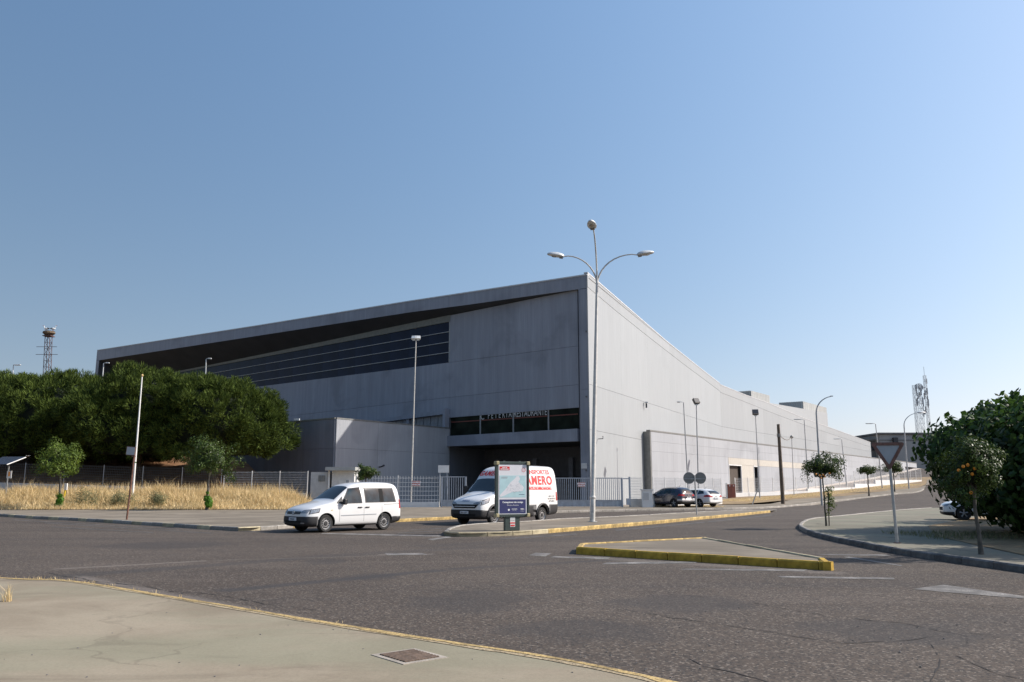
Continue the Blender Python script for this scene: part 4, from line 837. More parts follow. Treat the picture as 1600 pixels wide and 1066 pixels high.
for (u, v, y, ut, vt, dx, lab) in ((1263, 763, 116, 1256.5, 656, -.9, 'flat headed lamp post just left of the curved street lamp'), (1322.5, 757, 138, 1315, 686.5, -.6, 'small flat headed lamp post before the farthest wall stretch'), (1377.5, 750, 122, 1368, 662.5, -.9, 'flat headed lamp post left of the give way sign')):
    e, t = pole('lamp_post', lab, 'lamp post', u, v, y, H(gx(u, y), y), ut, vt, .09, .055, 'steel_grey', GL); arm_head(e, t, dx*.4, 1.1, 0, .04)
def curved_lamp(u, v, y, ut, vt, r, lab, head):
    b_ = gp(u, v, PV) if y is None else None; yy = b_.y if b_ else y; x = atd(u, v, yy).x; zb = H(x, yy)+PV; e = empty('street_lamp', (x, yy, zb), lab, 'street lamp', 'curved street lamps on the far pavement')
    t = atd(ut, vt, yy); w = t.x-x; h = t.z-zb; pts = [(0, 0, 0), (w*.0, 0, h*.35), (w*.02-.0, 0, h-r)]
    x0_ = pts[-1][0]
    for i in range(1, 9): a = i/8*R(80); pts.append((x0_+(w-x0_)*(1-math.cos(a))/(1-math.cos(R(80))), 0, h-r+r*math.sin(a)/math.sin(R(80))))
    MB().tube(pts, [.1, .09, .075]+[.06-.003*i for i in range(8)], 10).build('pole', 'steel_grey', e, smooth=True)
    if head: hd = head_mesh().build('lamp_head', 'lamp_head_grey', e, loc=Vector(pts[-1])-Vector((.05, 0, 0)), smooth=True); hd.scale = (1.5, 1.3, 1.2)
    else: MB().box((.05, 0, .02), (.22, .1, .08)).build('arm_end', 'steel_grey', e, loc=pts[-1])
curved_lamp(1284.5, 790, None, 1298.5, 619.5, 1.5, 'curved street lamp without its head beside the small orange tree', False)
curved_lamp(1420.5, 765.5, 118, 1434, 645, 1.9, 'curved street lamp with its head right of the give way sign', True)
b = gp(1223.5, 787.5, PV); e = empty('wooden_pole', (b.x, b.y, .1), 'dark leaning wooden utility pole at the edge of the verge', 'utility pole'); t = atd(1216, 663, b.y)-Vector((b.x, b.y, .1)); t.y = 0
MB().tube([(0, 0, 0), t*.5, t], [.19, .17, .14], 10).build('pole', 'dark_pole', e, smooth=True); MB().tube([t*.84, t*.88], .2, 10).build('band', 'sign_back', e)
y2 = 104; p = atd(1237, 683, y2); px_ = Vector((b.x, b.y, .1))+t*.87
x2 = atd(1240, 763, y2).x; e = empty('lamp_post', (x2, y2, H(x2, y2)), 'thin dark post with small round lamp joined by a sagging cable', 'lamp post', GL)
MB().tube([(0, 0, 0), (p.x-x2, 0, p.z-H(x2, y2))], .05, 6).build('pole', 'steel_grey', e); MB().lathe([(.02, -.2), (.2, -.1), (.22, .05), (.08, .22)], 10, c=(p.x-x2, 0, p.z-H(x2, y2))).build('lamp_head', 'sign_back', e)
d = p-px_; pts = [px_+d*(i/10)-Vector((0, 0, 1.0*math.sin(math.pi*i/10)*.45)) for i in range(11)]
tag(MB().tube(pts, .035, 5).build('overhead_cable', 'dark_pole'), 'thin overhead cable sagging from the wooden pole to a lamp', 'cable')
b = gp(1174, 791); e = empty('bent_post', (b.x, b.y, 0), 'short leaning grey metal post standing askew in the verge', 'post'); t = atd(1185, 757, b.y)-Vector((b.x, b.y, 0)); t.y = -.3
MB().tube([(0, 0, -.1), t], .055, 8).build('post_tube', 'galvanised', e); MB().box((-.2, 0, .02), (.6, .3, .12)).build('footing', 'stucco', e)
e, t = pole('lamp_post', 'pale lamp post rising behind the pines at the hall fin', 'lamp post', 147, 763, 100, 0, 162, 568, .07, .06, 'lamp_head_grey', G_); arm_head(e, t, .25, .45, 0, .04)
e, t = pole('lamp_post', 'pale lamp post peeping over the middle of the pines', 'lamp post', 317, 763, 84, 0, 322, 562, .06, .05, 'lamp_head_grey', G_); arm_head(e, t, .2, .35, .05, .04)
e, t = pole('lamp_post', 'lamp just showing over the leftmost pine', 'lamp post', 10, 763, 95, 0, 21, 571, .06, .05, 'lamp_head_grey', G_); arm_head(e, t, .05, .8, 0, .04)
b = Vector((atd(206.5, 783, 63).x, 63)); e = empty('flag_pole', (b.x, b.y, .3), 'tall thin white flagpole with a gold tip in the dry grass', 'flagpole'); t = atd(222, 589, b.y)-Vector((b.x, b.y, .3)); t.y = 0
MB().tube([(0, 0, 0), t*.5, t], [.085, .065, .045], 10).build('pole', 'white_paint', e, smooth=True); MB().lathe([(.03, 0), (.09, .06), (.1, .14), (.04, .22)], 10, c=tuple(t)).build('finial', 'flag_wood', e)
MB().tube([t*.32, t*.335], .072, 10).build('band', 'green_plate', e)
b = gp(198, 812, PV); e = empty('sign_post', (b.x, b.y, PV), 'leaning rusty post carrying a small dull plate turned away', 'sign'); t = atd(211.5, 699, b.y)-Vector((b.x, b.y, PV)); t.y = 0
MB().tube([(0, 0, 0), t], .045, 8).build('post', 'rusty', e); MB().box((t.x-.19, -.03, t.z-.18), (.44, .02, .42), m=Matrix.Rotation(R(4), 4, 'Y')).build('plate', 'sign_rim', e)
MB().box((t.x-.19, -.045, t.z-.18), (.39, .01, .37), m=Matrix.Rotation(R(4), 4, 'Y')).build('plate_face', 'sign_grey', e); MB().box((t.x-.05, 0, t.z-.44), (.16, .1, .06)).build('bracket', 'rusty', e)
# little shelter at the left edge
b = gp(4, 790, .3); e = empty('notice_shelter', (b.x, b.y, .2), 'small dark slanting shelter roof with a white notice below', 'shelter')
s = b.y/1300; z = lambda v: 1.6+(763-v)*s-.2
MB().prism([(-1.3, -.6, z(727)), (.35, -.6, z(727)), (.85, .9, z(714.5)), (-.9, .9, z(714.5))], (0, 0, .05)).build('roof_panel', 'solar_dark', e)
MB().tube([(.37, -.62, z(727)), (.87, .9, z(714.5))], .04, 6).build('roof_edge', 'white_paint', e)
for x in (.1, -1.1): MB().box((x, .1, z(724)/2), (.07, .07, z(724))).build('post', 'galvanised', e)
MB().box((.32, -.1, z(742)), (.36, .04, .56)).build('notice', 'white_paint', e); MB().box((.32, -.125, z(741)), (.13, .01, .34)).build('orange_mark', 'orange_peel', e)
b = gp(97, 794, PV); e = empty('marker_post', (b.x, b.y, .12), 'short yellow marker post with a white cap beside the left tree', 'marker post')
MB().tube([(0, 0, 0), (.12, 0, 1.35)], .06, 8).build('post', 'marker_yellow', e); MB().box((.14, 0, 1.6), (.2, .12, .5)).build('cap', 'white_paint', e)

# ------------------------------------------------------------------ signs near the road
b = gp(1402, 848.5, PV); e = empty('yield_sign', (b.x, b.y, PV), 'faded give way triangle with worn red rim on the corner pavement', 'road sign', rz=R(-14)); s = b.y/1300
t = atd(1389, 712, b.y)-Vector((b.x, b.y, PV)); t.y = 0
MB().tube([(0, 0, 0), t*.999], .04, 10).build('post', 'galvanised', e); MB().lathe([(.11, 0), (.09, .012)], 12).build('foot_plate', 'rusty', e)
def rtri(r, rad, n=4):
    pts = []
    for k in range(3):
        a = R(-90+120*k); c = Vector((math.cos(a), math.sin(a)))*(r-rad*2)
        for i in range(n+1): b_ = a-R(60)+R(120)*i/n; pts.append((c.x+rad*math.cos(b_), c.y+rad*math.sin(b_)))
    return pts
zc = t.z; o_, i_ = rtri(.53, .05), rtri(.36, .02)
ring = MB(); n = len(o_); vs = [(x, -.065, y_) for x, y_ in o_]+[(x, -.065, y_) for x, y_ in i_]+[(x, -.045, y_) for x, y_ in o_]+[(x, -.045, y_) for x, y_ in i_]
fs = []
for i in range(n): j = (i+1) % n; fs += [(i, j, n+j, n+i), (2*n+i, 3*n+i, 3*n+j, 2*n+j), (i, 2*n+i, 2*n+j, j), (n+i, n+j, 3*n+j, 3*n+i)]
ring.add(vs, fs).build('red_rim', 'sign_rim', e, loc=(t.x-.02, 0, zc+.1)); MB().prism([(x*.97, -.047, y_*.97) for x, y_ in o_], (0, .01, 0)).build('face', 'sign_grey', e, loc=(t.x-.02, 0, zc+.1))
b = gp(1089, 804.5, PV); e = empty('round_sign_pair', (b.x, b.y, PV), 'pair of round signs seen from behind on one post', 'road sign'); s = b.y/1300
zd = atd(1088, 747, b.y).z-PV
MB().tube([(0, 0, 0), (-.05, 0, zd+.15)], .04, 8).build('post', 'galvanised', e)
for dx in (-.36, .29): d_ = MB().lathe([(.325, -.012), (.33, 0), (.325, .012)], 28, 'Y', c=(dx, .05, zd)).build('disc', 'sign_back', e); MB().box((dx, .025, zd-.05), (.6, .02, .03)).build('stiffener', 'galvanised', d_)
MB().box((-.03, .0, zd-.05), (.5, .04, .05)).build('bracket', 'galvanised', e)

# the town information board
b = gp(801.5, 829.5, PV); e = empty('info_board', (b.x, b.y, PV), 'green framed street information board with a map poster on the median', 'information board', rz=R(23)); s = b.y/1300
zt_, zb_ = 1.6+(763-723)*s-PV+.03, 1.6+(763-807)*s-PV; hw = .645
MB().box((0, .12, zb_/2+.02), (.58, .16, zb_+.04)).build('pedestal', 'board_green', e, bevel=.02)
MB().box((0, .12, (zt_+zb_)/2), (2*hw-.02, .17, zt_-zb_-.02)).build('case', 'board_green', e, bevel=.03)
for x in (-hw+.035, hw-.035): MB().box((x, .03, (zt_+zb_)/2), (.07, .05, zt_-zb_-.2)).build('frame_side', 'board_green', e, bevel=.01)
for z in (zt_-.05, zb_+.05): MB().box((0, .03, z), (2*hw-.2, .05, .09)).build('frame_rail', 'board_green', e, bevel=.01)
for x in (-hw+.05, hw-.05):
    for z in (zt_-.06, zb_+.06): MB().box((x, .09, z), (.12, .26, .13)).build('corner_cap', 'board_cap', e, bevel=.02)
for x in (-.3, .3): MB().box((x, .1, zt_+.01), (.06, .08, .03)).build('hinge', 'board_green', e)
pw, pz0, pz1 = hw-.10, zb_+.10, zt_-.11; ph = pz1-pz0
post = MB().box((0, .028, (pz0+pz1)/2), (2*pw, .012, ph)).build('poster', 'poster_white', e)
def onposter(fx, fz): return Vector((-pw+2*pw*fx, .020, pz1-ph*fz))
def pbox(nm, mat, x0, x1, z0, z1, d=.003): a, b_ = onposter(x0, z0), onposter(x1, z1); return MB().box(((a.x+b_.x)/2, .0215-d/2, (a.z+b_.z)/2), (b_.x-a.x, d, a.z-b_.z)).build(nm, mat, post)
pbox('red_banner', 'ink_red', .035, .39, .04, .115); pbox('navy_field', 'poster_navy', .035, .965, .705, .985); pbox('map_field', 'poster_aqua', .035, .965, .222, .665)
land = [(.14, .56), (.24, .50), (.42, .36), (.58, .28), (.63, .235), (.72, .235), (.76, .29), (.70, .35), (.80, .40), (.90, .46), (.86, .53), (.66, .55), (.50, .555), (.36, .585), (.20, .63), (.06, .655), (.04, .62)]
MB().prism([onposter(x, z)-Vector((0, .0035, 0)) for x, z in land], (0, .001, 0)).build('map_land', 'poster_white', post)
random.seed(3)
for i in range(46):
    x, z = random.uniform(.28, .84), random.uniform(.38, .56); z = max(z, .36+abs(x-.62)*.25)
    a = onposter(x, z); MB().box((a.x, .0155, a.z), (random.uniform(.02, .09), .001, .004), m=Matrix.Rotation(random.choice([.6, -.9, .2]), 4, 'Y')).build('map_street', 'sign_grey', post)
pbox('map_legend', 'sign_grey', .09, .32, .25, .262, .004); pbox('map_legend', 'sign_grey', .09, .30, .272, .282, .004); pbox('map_legend', 'poster_navy', .72, .92, .603, .612, .004)
def ptext(s_, x, z, size, mat, **k): return text_on(s_, size, onposter(x, z)-Vector((0, .006, 0)), (1, 0, 0), (0, 0, 1), mat, 'lettering', post, **k)
ptext('MAPA DE', .21, .074, .045, 'ink_white', bold=.003); ptext('INFORMACION', .21, .103, .045, 'ink_white', bold=.003)
ptext('Conseguimos más contigo', .5, .775, .078, 'ink_white', bold=.003, xs=.96); ptext('Súmate a Guadiana', .5, .83, .058, 'ink_white')
for x, l1, l2 in ((.56, 'AYUNTAMIENTO', 'DE BADAJOZ'), (.84, 'MERA', 'MOBILIARIO')): ptext(l1, x, .905 if x < .7 else .91, .028 if x < .7 else .055, 'ink_white', bold=.002); ptext(l2, x, .935 if x < .7 else .945, .026, 'ink_white')
a = onposter(.36, .915); MB().lathe([(.04, -.004), (.04, 0)], 6, 'Y', c=(a.x, .018, a.z)).build('crest', 'ink_white', post)
a = onposter(.895, .105)
ringm = MB(); n = 24; vs = []
for r_ in (.075, .062):
    for j in range(n): vs.append((a.x+r_*math.cos(2*math.pi*j/n), .0165, a.z+r_*math.sin(2*math.pi*j/n)))
ringm.add(vs, [(j, (j+1) % n, n+(j+1) % n, n+j) for j in range(n)]).build('ring_emblem', 'ink_red', post); text_on('700', .045, (a.x, .0165, a.z-.016), (1, 0, 0), (0, 0, 1), 'ink_red', 'lettering', post)
st_ = MB().box((0, .035, zb_*.63), (.19, .01, .34)).build('sticker', 'white_paint', e); MB().box((0, .028, zb_*.63-.03), (.19, .004, .04)).build('sticker_band', 'ink_red', st_); MB().box((0, .028, zb_*.63-.12), (.16, .004, .05)).build('sticker_band', 'ink_red', st_)
text_on('NO TIRAR', .035, (0, .028, zb_*.63+.05), (1, 0, 0), (0, 0, 1), 'ink_black', 'lettering', st_)

# ------------------------------------------------------------------ lattice masts and the storks
def lattice(mb, w0, w1, h, n, r=.05, lean=(0, 0)):
    def c(i, k): w = w0+(w1-w0)*i/n; return Vector(((-1, 1, 1, -1)[k]*w/2+lean[0]*i/n, (-1, -1, 1, 1)[k]*w/2+lean[1]*i/n, h*i/n))
    for k in range(4):
        for i in range(n):
            mb.tube([c(i, k), c(i+1, k)], r, 4, False); mb.tube([c(i, k), c(i+1, (k+1) % 4)] if i % 2 else [c(i, (k+1) % 4), c(i+1, k)], r*.6, 4, False); mb.tube([c(i+1, k), c(i+1, (k+1) % 4)], r*.5, 4, False)
t = atd(76, 526, 118); bx = atd(67, 763, 118).x; e = empty('lattice_tower', (bx, 118, 0), 'rusty lattice tower topped by a stork nest behind the pines', 'tower')
mb = MB(); lattice(mb, .95, .68, t.z, 26, .045, (t.x-bx, 0)); mb.build('lattice', 'tower_rust', e)
for v, l_ in ((542, 1.5), (554, 1.6)): q = atd(73, v, 118); MB().box((q.x-bx, 0, q.z), (l_*2, .06, .06)).build('cross_arm', 'tower_rust', e)
MB().box((t.x-bx, 0, t.z+.05), (1.2, 1.2, .12)).build('platform', 'tower_rust', e)
nest = MB(); random.seed(5)
for i in range(260):
    a = random.uniform(0, 6.28); r_ = .75*math.sqrt(random.random()); zz = random.uniform(0, .7); k = .6+.5*zz
    c = Vector((math.cos(a)*r_*k, math.sin(a)*r_*k, zz)); d = Vector((math.cos(a+1.5), math.sin(a+1.5), random.uniform(-.3, .3)))*.35; nest.tube([c-d, c+d], .025, 3, False)
nest.lathe([(.4, 0), (.85, .35), (.8, .6), (.2, .5)], 14)
tag(nest.build('stork_nest', 'nest_twigs', loc=(t.x, 118, t.z+.12)), 'big twig nest on top of the rusty lattice tower', 'nest')
def stork(x, face, lab):
    e = empty('stork', (x, 118, t.z+.75), lab, 'stork', 'storks on the nest', rz=face)
    MB().lathe([(.02, -.38), (.1, -.28), (.17, -.05), (.16, .12), (.07, .28)], 12, 'X', c=(0, 0, .42)).build('body', 'feather_white', e, smooth=True)
    MB().lathe([(.01, -.5), (.09, -.36), (.15, -.12), (.12, 0)], 8, 'X', c=(0, 0, .44)).build('wing_tip', 'lamp_black', e, smooth=True)
    MB().tube([(.22, 0, .46), (.34, 0, .66), (.36, 0, .86)], [.07, .045, .05], 8).build('neck', 'feather_white', e, smooth=True); MB().tube([(.38, 0, .88), (.64, 0, .84)], [.03, .006], 6).build('beak', 'beak_red', e)
    for s in (-.06, .06): MB().tube([(0, s, .3), (0, s, -.1)], .018, 5).build('leg', 'beak_red', e)
stork(t.x-.45, math.pi, 'white stork standing at the left rim of the nest'); stork(t.x+.55, 0, 'stork facing right on the nest rim')
def mast(u, v0, vt, y, w0, w1, lab, seed, nant):
    random.seed(seed); b_ = atd(u, v0, y); t_ = atd(u-(vt-v0)*-.0+(-.08)*(v0-vt)*0, vt, y); h = t_.z-b_.z; e = empty('antenna_mast', (b_.x, y, b_.z), lab, 'antenna mast', 'masts on the far roof')
    mb = MB(); lattice(mb, w0, w1, h, 10, .05); mb.build('lattice', 'mast_grey', e)
    for i in range(nant):
        zz = h*random.uniform(.35, .98); a = random.uniform(0, 6.28); r_ = w1*.5+random.uniform(.2, .55)
        MB().box((math.cos(a)*r_, math.sin(a)*r_, zz), (.26, .2, random.uniform(1.0, 2.0))).build('antenna_panel', 'mast_grey', e, bevel=0); MB().box((math.cos(a)*r_/2, math.sin(a)*r_/2, zz), (.08+abs(math.cos(a))*r_, .08+abs(math.sin(a))*r_, .08)).build('bracket', 'mast_grey', e)
    return e, h
e, h = mast(1442, 677, 600, 236, 1.0, .9, 'thick mast crowded with antennas on the far grey roof', 2, 18)
mb = MB(); lattice(mb, .6, .6, h*.97, 12, .045); mb.build('second_lattice', 'mast_grey', e, loc=(-1.5, 0, 0))
e, h = mast(1452.5, 677, 587, 236, .7, .6, 'slimmer taller mast with a whip aerial on the far roof', 9, 12)
MB().tube([(0, 0, h), (0, 0, h+2.6)], .05, 5).build('whip_aerial', 'mast_grey', e)

# ------------------------------------------------------------------ vehicles
def ring_of(st):
    x, zb, zs, zt, wl, ws, wt = st
    half = [(0, zb), (wl*.9, zb), (wl, zb+.10), (wl*1.01, zb+(zs-zb)*.55), (ws, zs), (ws*.35+wt*.65, zs+(zt-zs)*.62), (wt*.90, zt-.035), (wt*.5, zt), (0, zt+.012)]
    return [(x, y, z) for y, z in half]+[(x, -y, z) for y, z in half[-2:0:-1]]
def lofted(stations, name, mat, cuts=(), levels=2):
    mb = MB(); rs = [ring_of(s) for s in stations]; n = len(rs[0])
    for r_ in rs: mb.v += r_
    for i in range(len(rs)-1):
        for j in range(n): mb.f.append((i*n+j, i*n+(j+1) % n, (i+1)*n+(j+1) % n, (i+1)*n+j))
    mb.f += [tuple(range(n)), tuple((len(rs)-1)*n+j for j in range(n))[::-1]]
    me = mb.mesh(name, mat); ob = bpy.data.objects.new('t', me); COL.objects.link(ob)
    s = ob.modifiers.new('s', 'SUBSURF'); s.levels = s.render_levels = levels
    tmp = []
    for (cx_, cy_, cz_, r_, ln) in cuts:
        c = MB().lathe([(r_, -ln/2), (r_, ln/2)], 28, 'Y', c=(cx_, cy_, cz_)).mesh('c', 'arch_black'); co = bpy.data.objects.new('c', c); COL.objects.link(co); tmp.append(co)
        b = ob.modifiers.new('b', 'BOOLEAN'); b.operation = 'DIFFERENCE'; b.object = co; b.solver = 'EXACT'; b.material_mode = 'TRANSFER'
    bpy.context.view_layer.update(); dg = bpy.context.evaluated_depsgraph_get()
    out = bpy.data.meshes.new_from_object(ob.evaluated_get(dg)); out.name = name
    # a plain copy without the arches serves for laying glass and trim on the skin
    for m_ in list(ob.modifiers)[1:]: ob.modifiers.remove(m_)
    bpy.context.view_layer.update(); dg = bpy.context.evaluated_depsgraph_get(); skin = bpy.data.meshes.new_from_object(ob.evaluated_get(dg))
    bvh = BVHTree.FromPolygons([v.co.copy() for v in skin.vertices], [tuple(p.vertices) for p in skin.polygons])
    for o in tmp+[ob]: bpy.data.objects.remove(o)
    out.polygons.foreach_set('use_smooth', [True]*len(out.polygons)); out.set_sharp_from_angle(angle=R(34))
    return out, bvh, skin
AX = {'L': (Vector((0, 4, 0)), Vector((0, -1, 0))), 'R': (Vector((0, -4, 0)), Vector((0, 1, 0))), 'F': (Vector((6, 0, 0)), Vector((-1, 0, 0))), 'B': (Vector((-9, 0, 0)), Vector((1, 0, 0))), 'T': (Vector((0, 0, 5)), Vector((0, 0, -1)))}
def on_skin(bvh, ax, a, b, off):
    o, d = AX[ax]; p = o+({'L': Vector((a, 0, b)), 'R': Vector((a, 0, b)), 'F': Vector((0, a, b)), 'B': Vector((0, a, b)), 'T': Vector((a, b, 0))}[ax])
    h, n, i, t = bvh.ray_cast(p, d)
    if h is None: h, n, i, t = bvh.find_nearest(p+d*5); 
    if n.dot(d) > 0: n = -n
    return h+n*off, n
def patch(bvh, name, mat, parent, ax, quad, off=.006, nx=8, ny=5, bulge=0, inset=.02):
    (a0, b0), (a1, b1), (a2, b2), (a3, b3) = quad; vs = []; bk = []
    for j in range(ny+1):
        t = j/ny
        for i in range(nx+1):
            s = i/nx; x = (a0*(1-s)+a1*s)*(1-t)+(a3*(1-s)+a2*s)*t; z = (b0*(1-s)+b1*s)*(1-t)+(b3*(1-s)+b2*s)*t
            p, n = on_skin(bvh, ax, x, z, off); vs.append(p); bk.append(p-n*(off+inset))
    fs = [(j*(nx+1)+i, j*(nx+1)+i+1, (j+1)*(nx+1)+i+1, (j+1)*(nx+1)+i) for j in range(ny) for i in range(nx)]
    bd = [i for i in range(nx+1)]+[j*(nx+1)+nx for j in range(1, ny+1)]+[ny*(nx+1)+i for i in range(nx-1, -1, -1)]+[j*(nx+1) for j in range(ny-1, 0, -1)]
    m = len(vs)
    vs2 = vs+[bk[k] for k in bd]
    for k in range(len(bd)): k2 = (k+1) % len(bd); fs.append((bd[k], bd[k2], m+k2, m+k))
    return MB().add(vs2, fs).build(name, mat, parent, smooth=True)
def region(skinme, name, mat, parent, planes, off=.01):
    bm = bmesh.new(); bm.from_mesh(skinme)
    for co, no in planes: bmesh.ops.bisect_plane(bm, geom=bm.verts[:]+bm.edges[:]+bm.faces[:], plane_co=co, plane_no=no, clear_outer=True)
    bm.normal_update()
    for v in bm.verts: v.co += v.normal*off
    be = [e_ for e_ in bm.edges if len(e_.link_faces) == 1]; r_ = bmesh.ops.extrude_edge_only(bm, edges=be)
    for g in r_['geom']:
        if isinstance(g, bmesh.types.BMVert): g.co -= g.normal*0; 
    me = bpy.data.meshes.new(name); bm.to_mesh(me); bm.free(); me.materials.clear(); me.materials.append(MATS[mat])
    me.polygons.foreach_set('use_smooth', [True]*len(me.polygons)); me.polygons.foreach_set('material_index', [0]*len(me.polygons))
    return mk(name, me, parent)
def skin_text(bvh, s, ax, a, b, size, mat, parent, w=None, **k):
    vs, fs = text_mesh(s, size, **k); x0, x1 = min(v[0] for v in vs), max(v[0] for v in vs); kx = w/(x1-x0) if w else 1
    pts = []
    for x, y in vs:
        xx = (x-(x0+x1)/2)*kx
        aa = a-xx if ax == 'L' else (a+xx)
        pts.append(tuple(on_skin(bvh, ax, aa, b+y, .012)[0]))
    me = bpy.data.meshes.new('lettering'); me.from_pydata(pts, [], fs); me.materials.append(MATS[mat]); return mk('lettering', me, parent)
wheel_cache = {}
def wheel(parent, x, y, r, w, kind, rz=0):
    key = (r, w, kind)
    if key not in wheel_cache:
        ty = MB().lathe([(r*.64, -w/2+.01), (r*.9, -w/2), (r*.985, -w/2+.03), (r, -w/4), (r, w/4), (r*.985, w/2-.03), (r*.9, w/2), (r*.66, w/2-.01), (r*.62, w/2-.04), (r*.62, -w/2+.03)], 32, 'Y').mesh('tyre', 'tyre', True)
        rim = MB()
        rim.lathe([(r*.66, w/2-.012), (r*.64, w/2-.012), (r*.58, w/2-.045), (r*.50, w/2-.05), (r*.36, w/2-.03), (r*.22, w/2-.035), (.01, w/2-.04)] if kind == 'steel' else [(r*.66, w/2-.012), (r*.62, w/2-.02), (r*.60, w/2-.08), (.01, w/2-.09)], 32, 'Y', open_start=True)
        det = []
        if kind == 'steel':
            hm = MB()
            for i in range(12): a = 2*math.pi*i/12; hm.box((math.cos(a)*r*.455, w/2-.038, math.sin(a)*r*.455), (r*.11, .03, r*.12), m=Matrix.Rotation(-a, 4, 'Y'))
            det.append(('rim_hole', hm.mesh('rim_hole', 'arch_black'))); det.append(('hub', MB().lathe([(r*.27, w/2-.04), (r*.24, w/2-.015), (r*.05, w/2-.012), (.004, w/2-.012)], 16, 'Y').mesh('hub', 'car_trim', True)))
        else:
            sp = MB()
            for i in range(5):
                a = 2*math.pi*i/5+.3
                for da in (-.11, .11): sp.tube([(math.cos(a)*r*.12, w/2-.02, math.sin(a)*r*.12), (math.cos(a+da)*r*.6, w/2-.03, math.sin(a+da)*r*.6)], .018, 6)
            det.append(('spoke', sp.mesh('spoke', 'rim_silver'))); det.append(('hub', MB().lathe([(r*.18, w/2-.02), (r*.1, w/2-.01), (.004, w/2-.01)], 14, 'Y').mesh('hub', 'rim_silver')))
        wheel_cache[key] = (ty, rim.mesh('rim', 'rim_silver' if kind == 'steel' else 'car_trim', True), det)
    ty, rm, det = wheel_cache[key]; e = bpy.data.objects.new('wheel', None); COL.objects.link(e); e.parent = parent; e.location = (x, y, r); e.empty_display_size = .1
    e.rotation_euler[2] = rz+(0 if y > 0 else math.pi)
    mk('tyre', ty, e); mk('rim', rm, e)
    for n_, m_ in det: mk(n_, m_, e)
def mirror(parent, x, y, z, s, mat='car_trim', h=.22, w=.16):
    mb = MB(); m_ = mb.box((x, y+s*.14, z), (.13, w, h)).build('side_mirror', mat, parent, bevel=.035); MB().box((x+.01, y+s*.03, z-.04), (.06, .14, .06)).build('mirror_arm', 'car_trim', m_)
    MB().box((x-.068, y+s*.14, z), (.006, w*.8, h*.8)).build('mirror_glass', 'car_glass', m_)
def roundel(bvh, ax, a, b, r, parent, lines=()):
    p, n = on_skin(bvh, ax, a, b, .012); q = n.to_track_quat('Z', 'Y'); k = 20
    e = MB().add([p+q @ Vector((math.cos(2*math.pi*j/k)*r_, math.sin(2*math.pi*j/k)*r_, h)) for r_, h in ((r, 0), (r, .012), (r*.84, .012), (r*.84, .004)) for j in range(k)], [(i*k+j, i*k+(j+1) % k, (i+1)*k+(j+1) % k, (i+1)*k+j) for i in range(3) for j in range(k)]+[tuple(3*k+j for j in range(k))]).build('badge', 'rim_silver', parent)
    up = Vector((0, 0, 1)); rt = up.cross(n).normalized(); up2 = n.cross(rt)
    for ln in lines: MB().tube([p+n*.01+rt*(x*r)+up2*(y*r) for x, y in ln], r*.07, 4).build('badge_line', 'ink_white', e)
    return e
def plate(bvh, ax, a, b, w, h, txt, parent, off=.03):
    p, n = on_skin(bvh, ax, a, b, off); sx = 1 if ax == 'F' else -1; nn = Vector((sx, 0, 0)); rt = Vector((0, 0, 1)).cross(nn)
    o = MB().box(p, (.012, w, h)).build('number_plate', 'plate', parent)
    text_on(txt, h*.72, p+nn*.009-Vector((0, 0, h*.27)), rt, (0, 0, 1), 'ink_black', 'lettering', o, bold=.002, xs=.92); MB().box(p+nn*.004-rt*(w/2-.02), (.012, .035, h)).build('blue_band', 'poster_navy', o)
    return o

# the small white van in front
H1 = Vector((-.69, -.725)); hr = math.atan2(H1.y, H1.x); lf = Vector((-H1.y, H1.x)).normalized()
fw = gp(505.5, 832); lft = Vector((math.cos(hr+math.pi/2), math.sin(hr+math.pi/2))); org = fw-lft*.72
van = empty('small_van', (org.x, org.y, 0), 'small white passenger van with dark bumpers turning out of the side road', 'van', rz=hr)
S_ = [(.86, .34, .56, .66, .55, .52, .40), (.82, .26, .66, .78, .72, .68, .55), (.66, .21, .78, .905, .84, .79, .66), (.35, .2, .87, 1.0, .885, .84, .74), (-.02, .2, .935, 1.07, .895, .865, .78), (-.30, .2, .98, 1.125, .895, .875, .80),
      (-.42, .2, .99, 1.20, .895, .875, .77), (-.78, .2, 1.0, 1.475, .895, .88, .70), (-1.08, .2, 1.01, 1.68, .895, .885, .66), (-1.3, .2, 1.015, 1.765, .895, .885, .66), (-1.7, .2, 1.02, 1.825, .895, .885, .67), (-2.4, .2, 1.03, 1.845, .895, .885, .67),
      (-3.1, .22, 1.03, 1.83, .89, .88, .66), (-3.36, .27, 1.03, 1.79, .88, .87, .64), (-3.47, .30, 1.0, 1.70, .86, .84, .60), (-3.50, .36, .98, 1.58, .80, .79, .56)]
WB = 2.68
me, bvh, skin = lofted(S_, 'body', 'car_white', [(0, .95, .33, .375, .7), (0, -.95, .33, .375, .7), (-WB, .95, .33, .375, .7), (-WB, -.95, .33, .375, .7)])
mk('body', me, van)
for x in (0, -WB):
    for s in (1, -1): wheel(van, x, s*.765, .322, .205, 'steel', R(4) if x == 0 else 0)
region(skin, 'front_bumper', 'car_trim', van, [((0, 0, .58), (0, .0, 1)), ((.36, 0, 0), (-1, 0, 0))], .012)
region(skin, 'rear_bumper', 'car_trim', van, [((0, 0, .52), (0, 0, 1)), ((-3.02, 0, 0), (1, 0, 0))], .015)
region(skin, 'underbody', 'car_trim', van, [((0, 0, .27), (0, 0, 1)), ((-.36, 0, 0), (1, 0, 0)), ((-2.34, 0, 0), (-1, 0, 0))], .004)
patch(bvh, 'windscreen', 'car_glass', van, 'T', [(-.44, -.66), (-.44, .66), (-1.10, .56), (-1.10, -.56)], nx=10, ny=8)
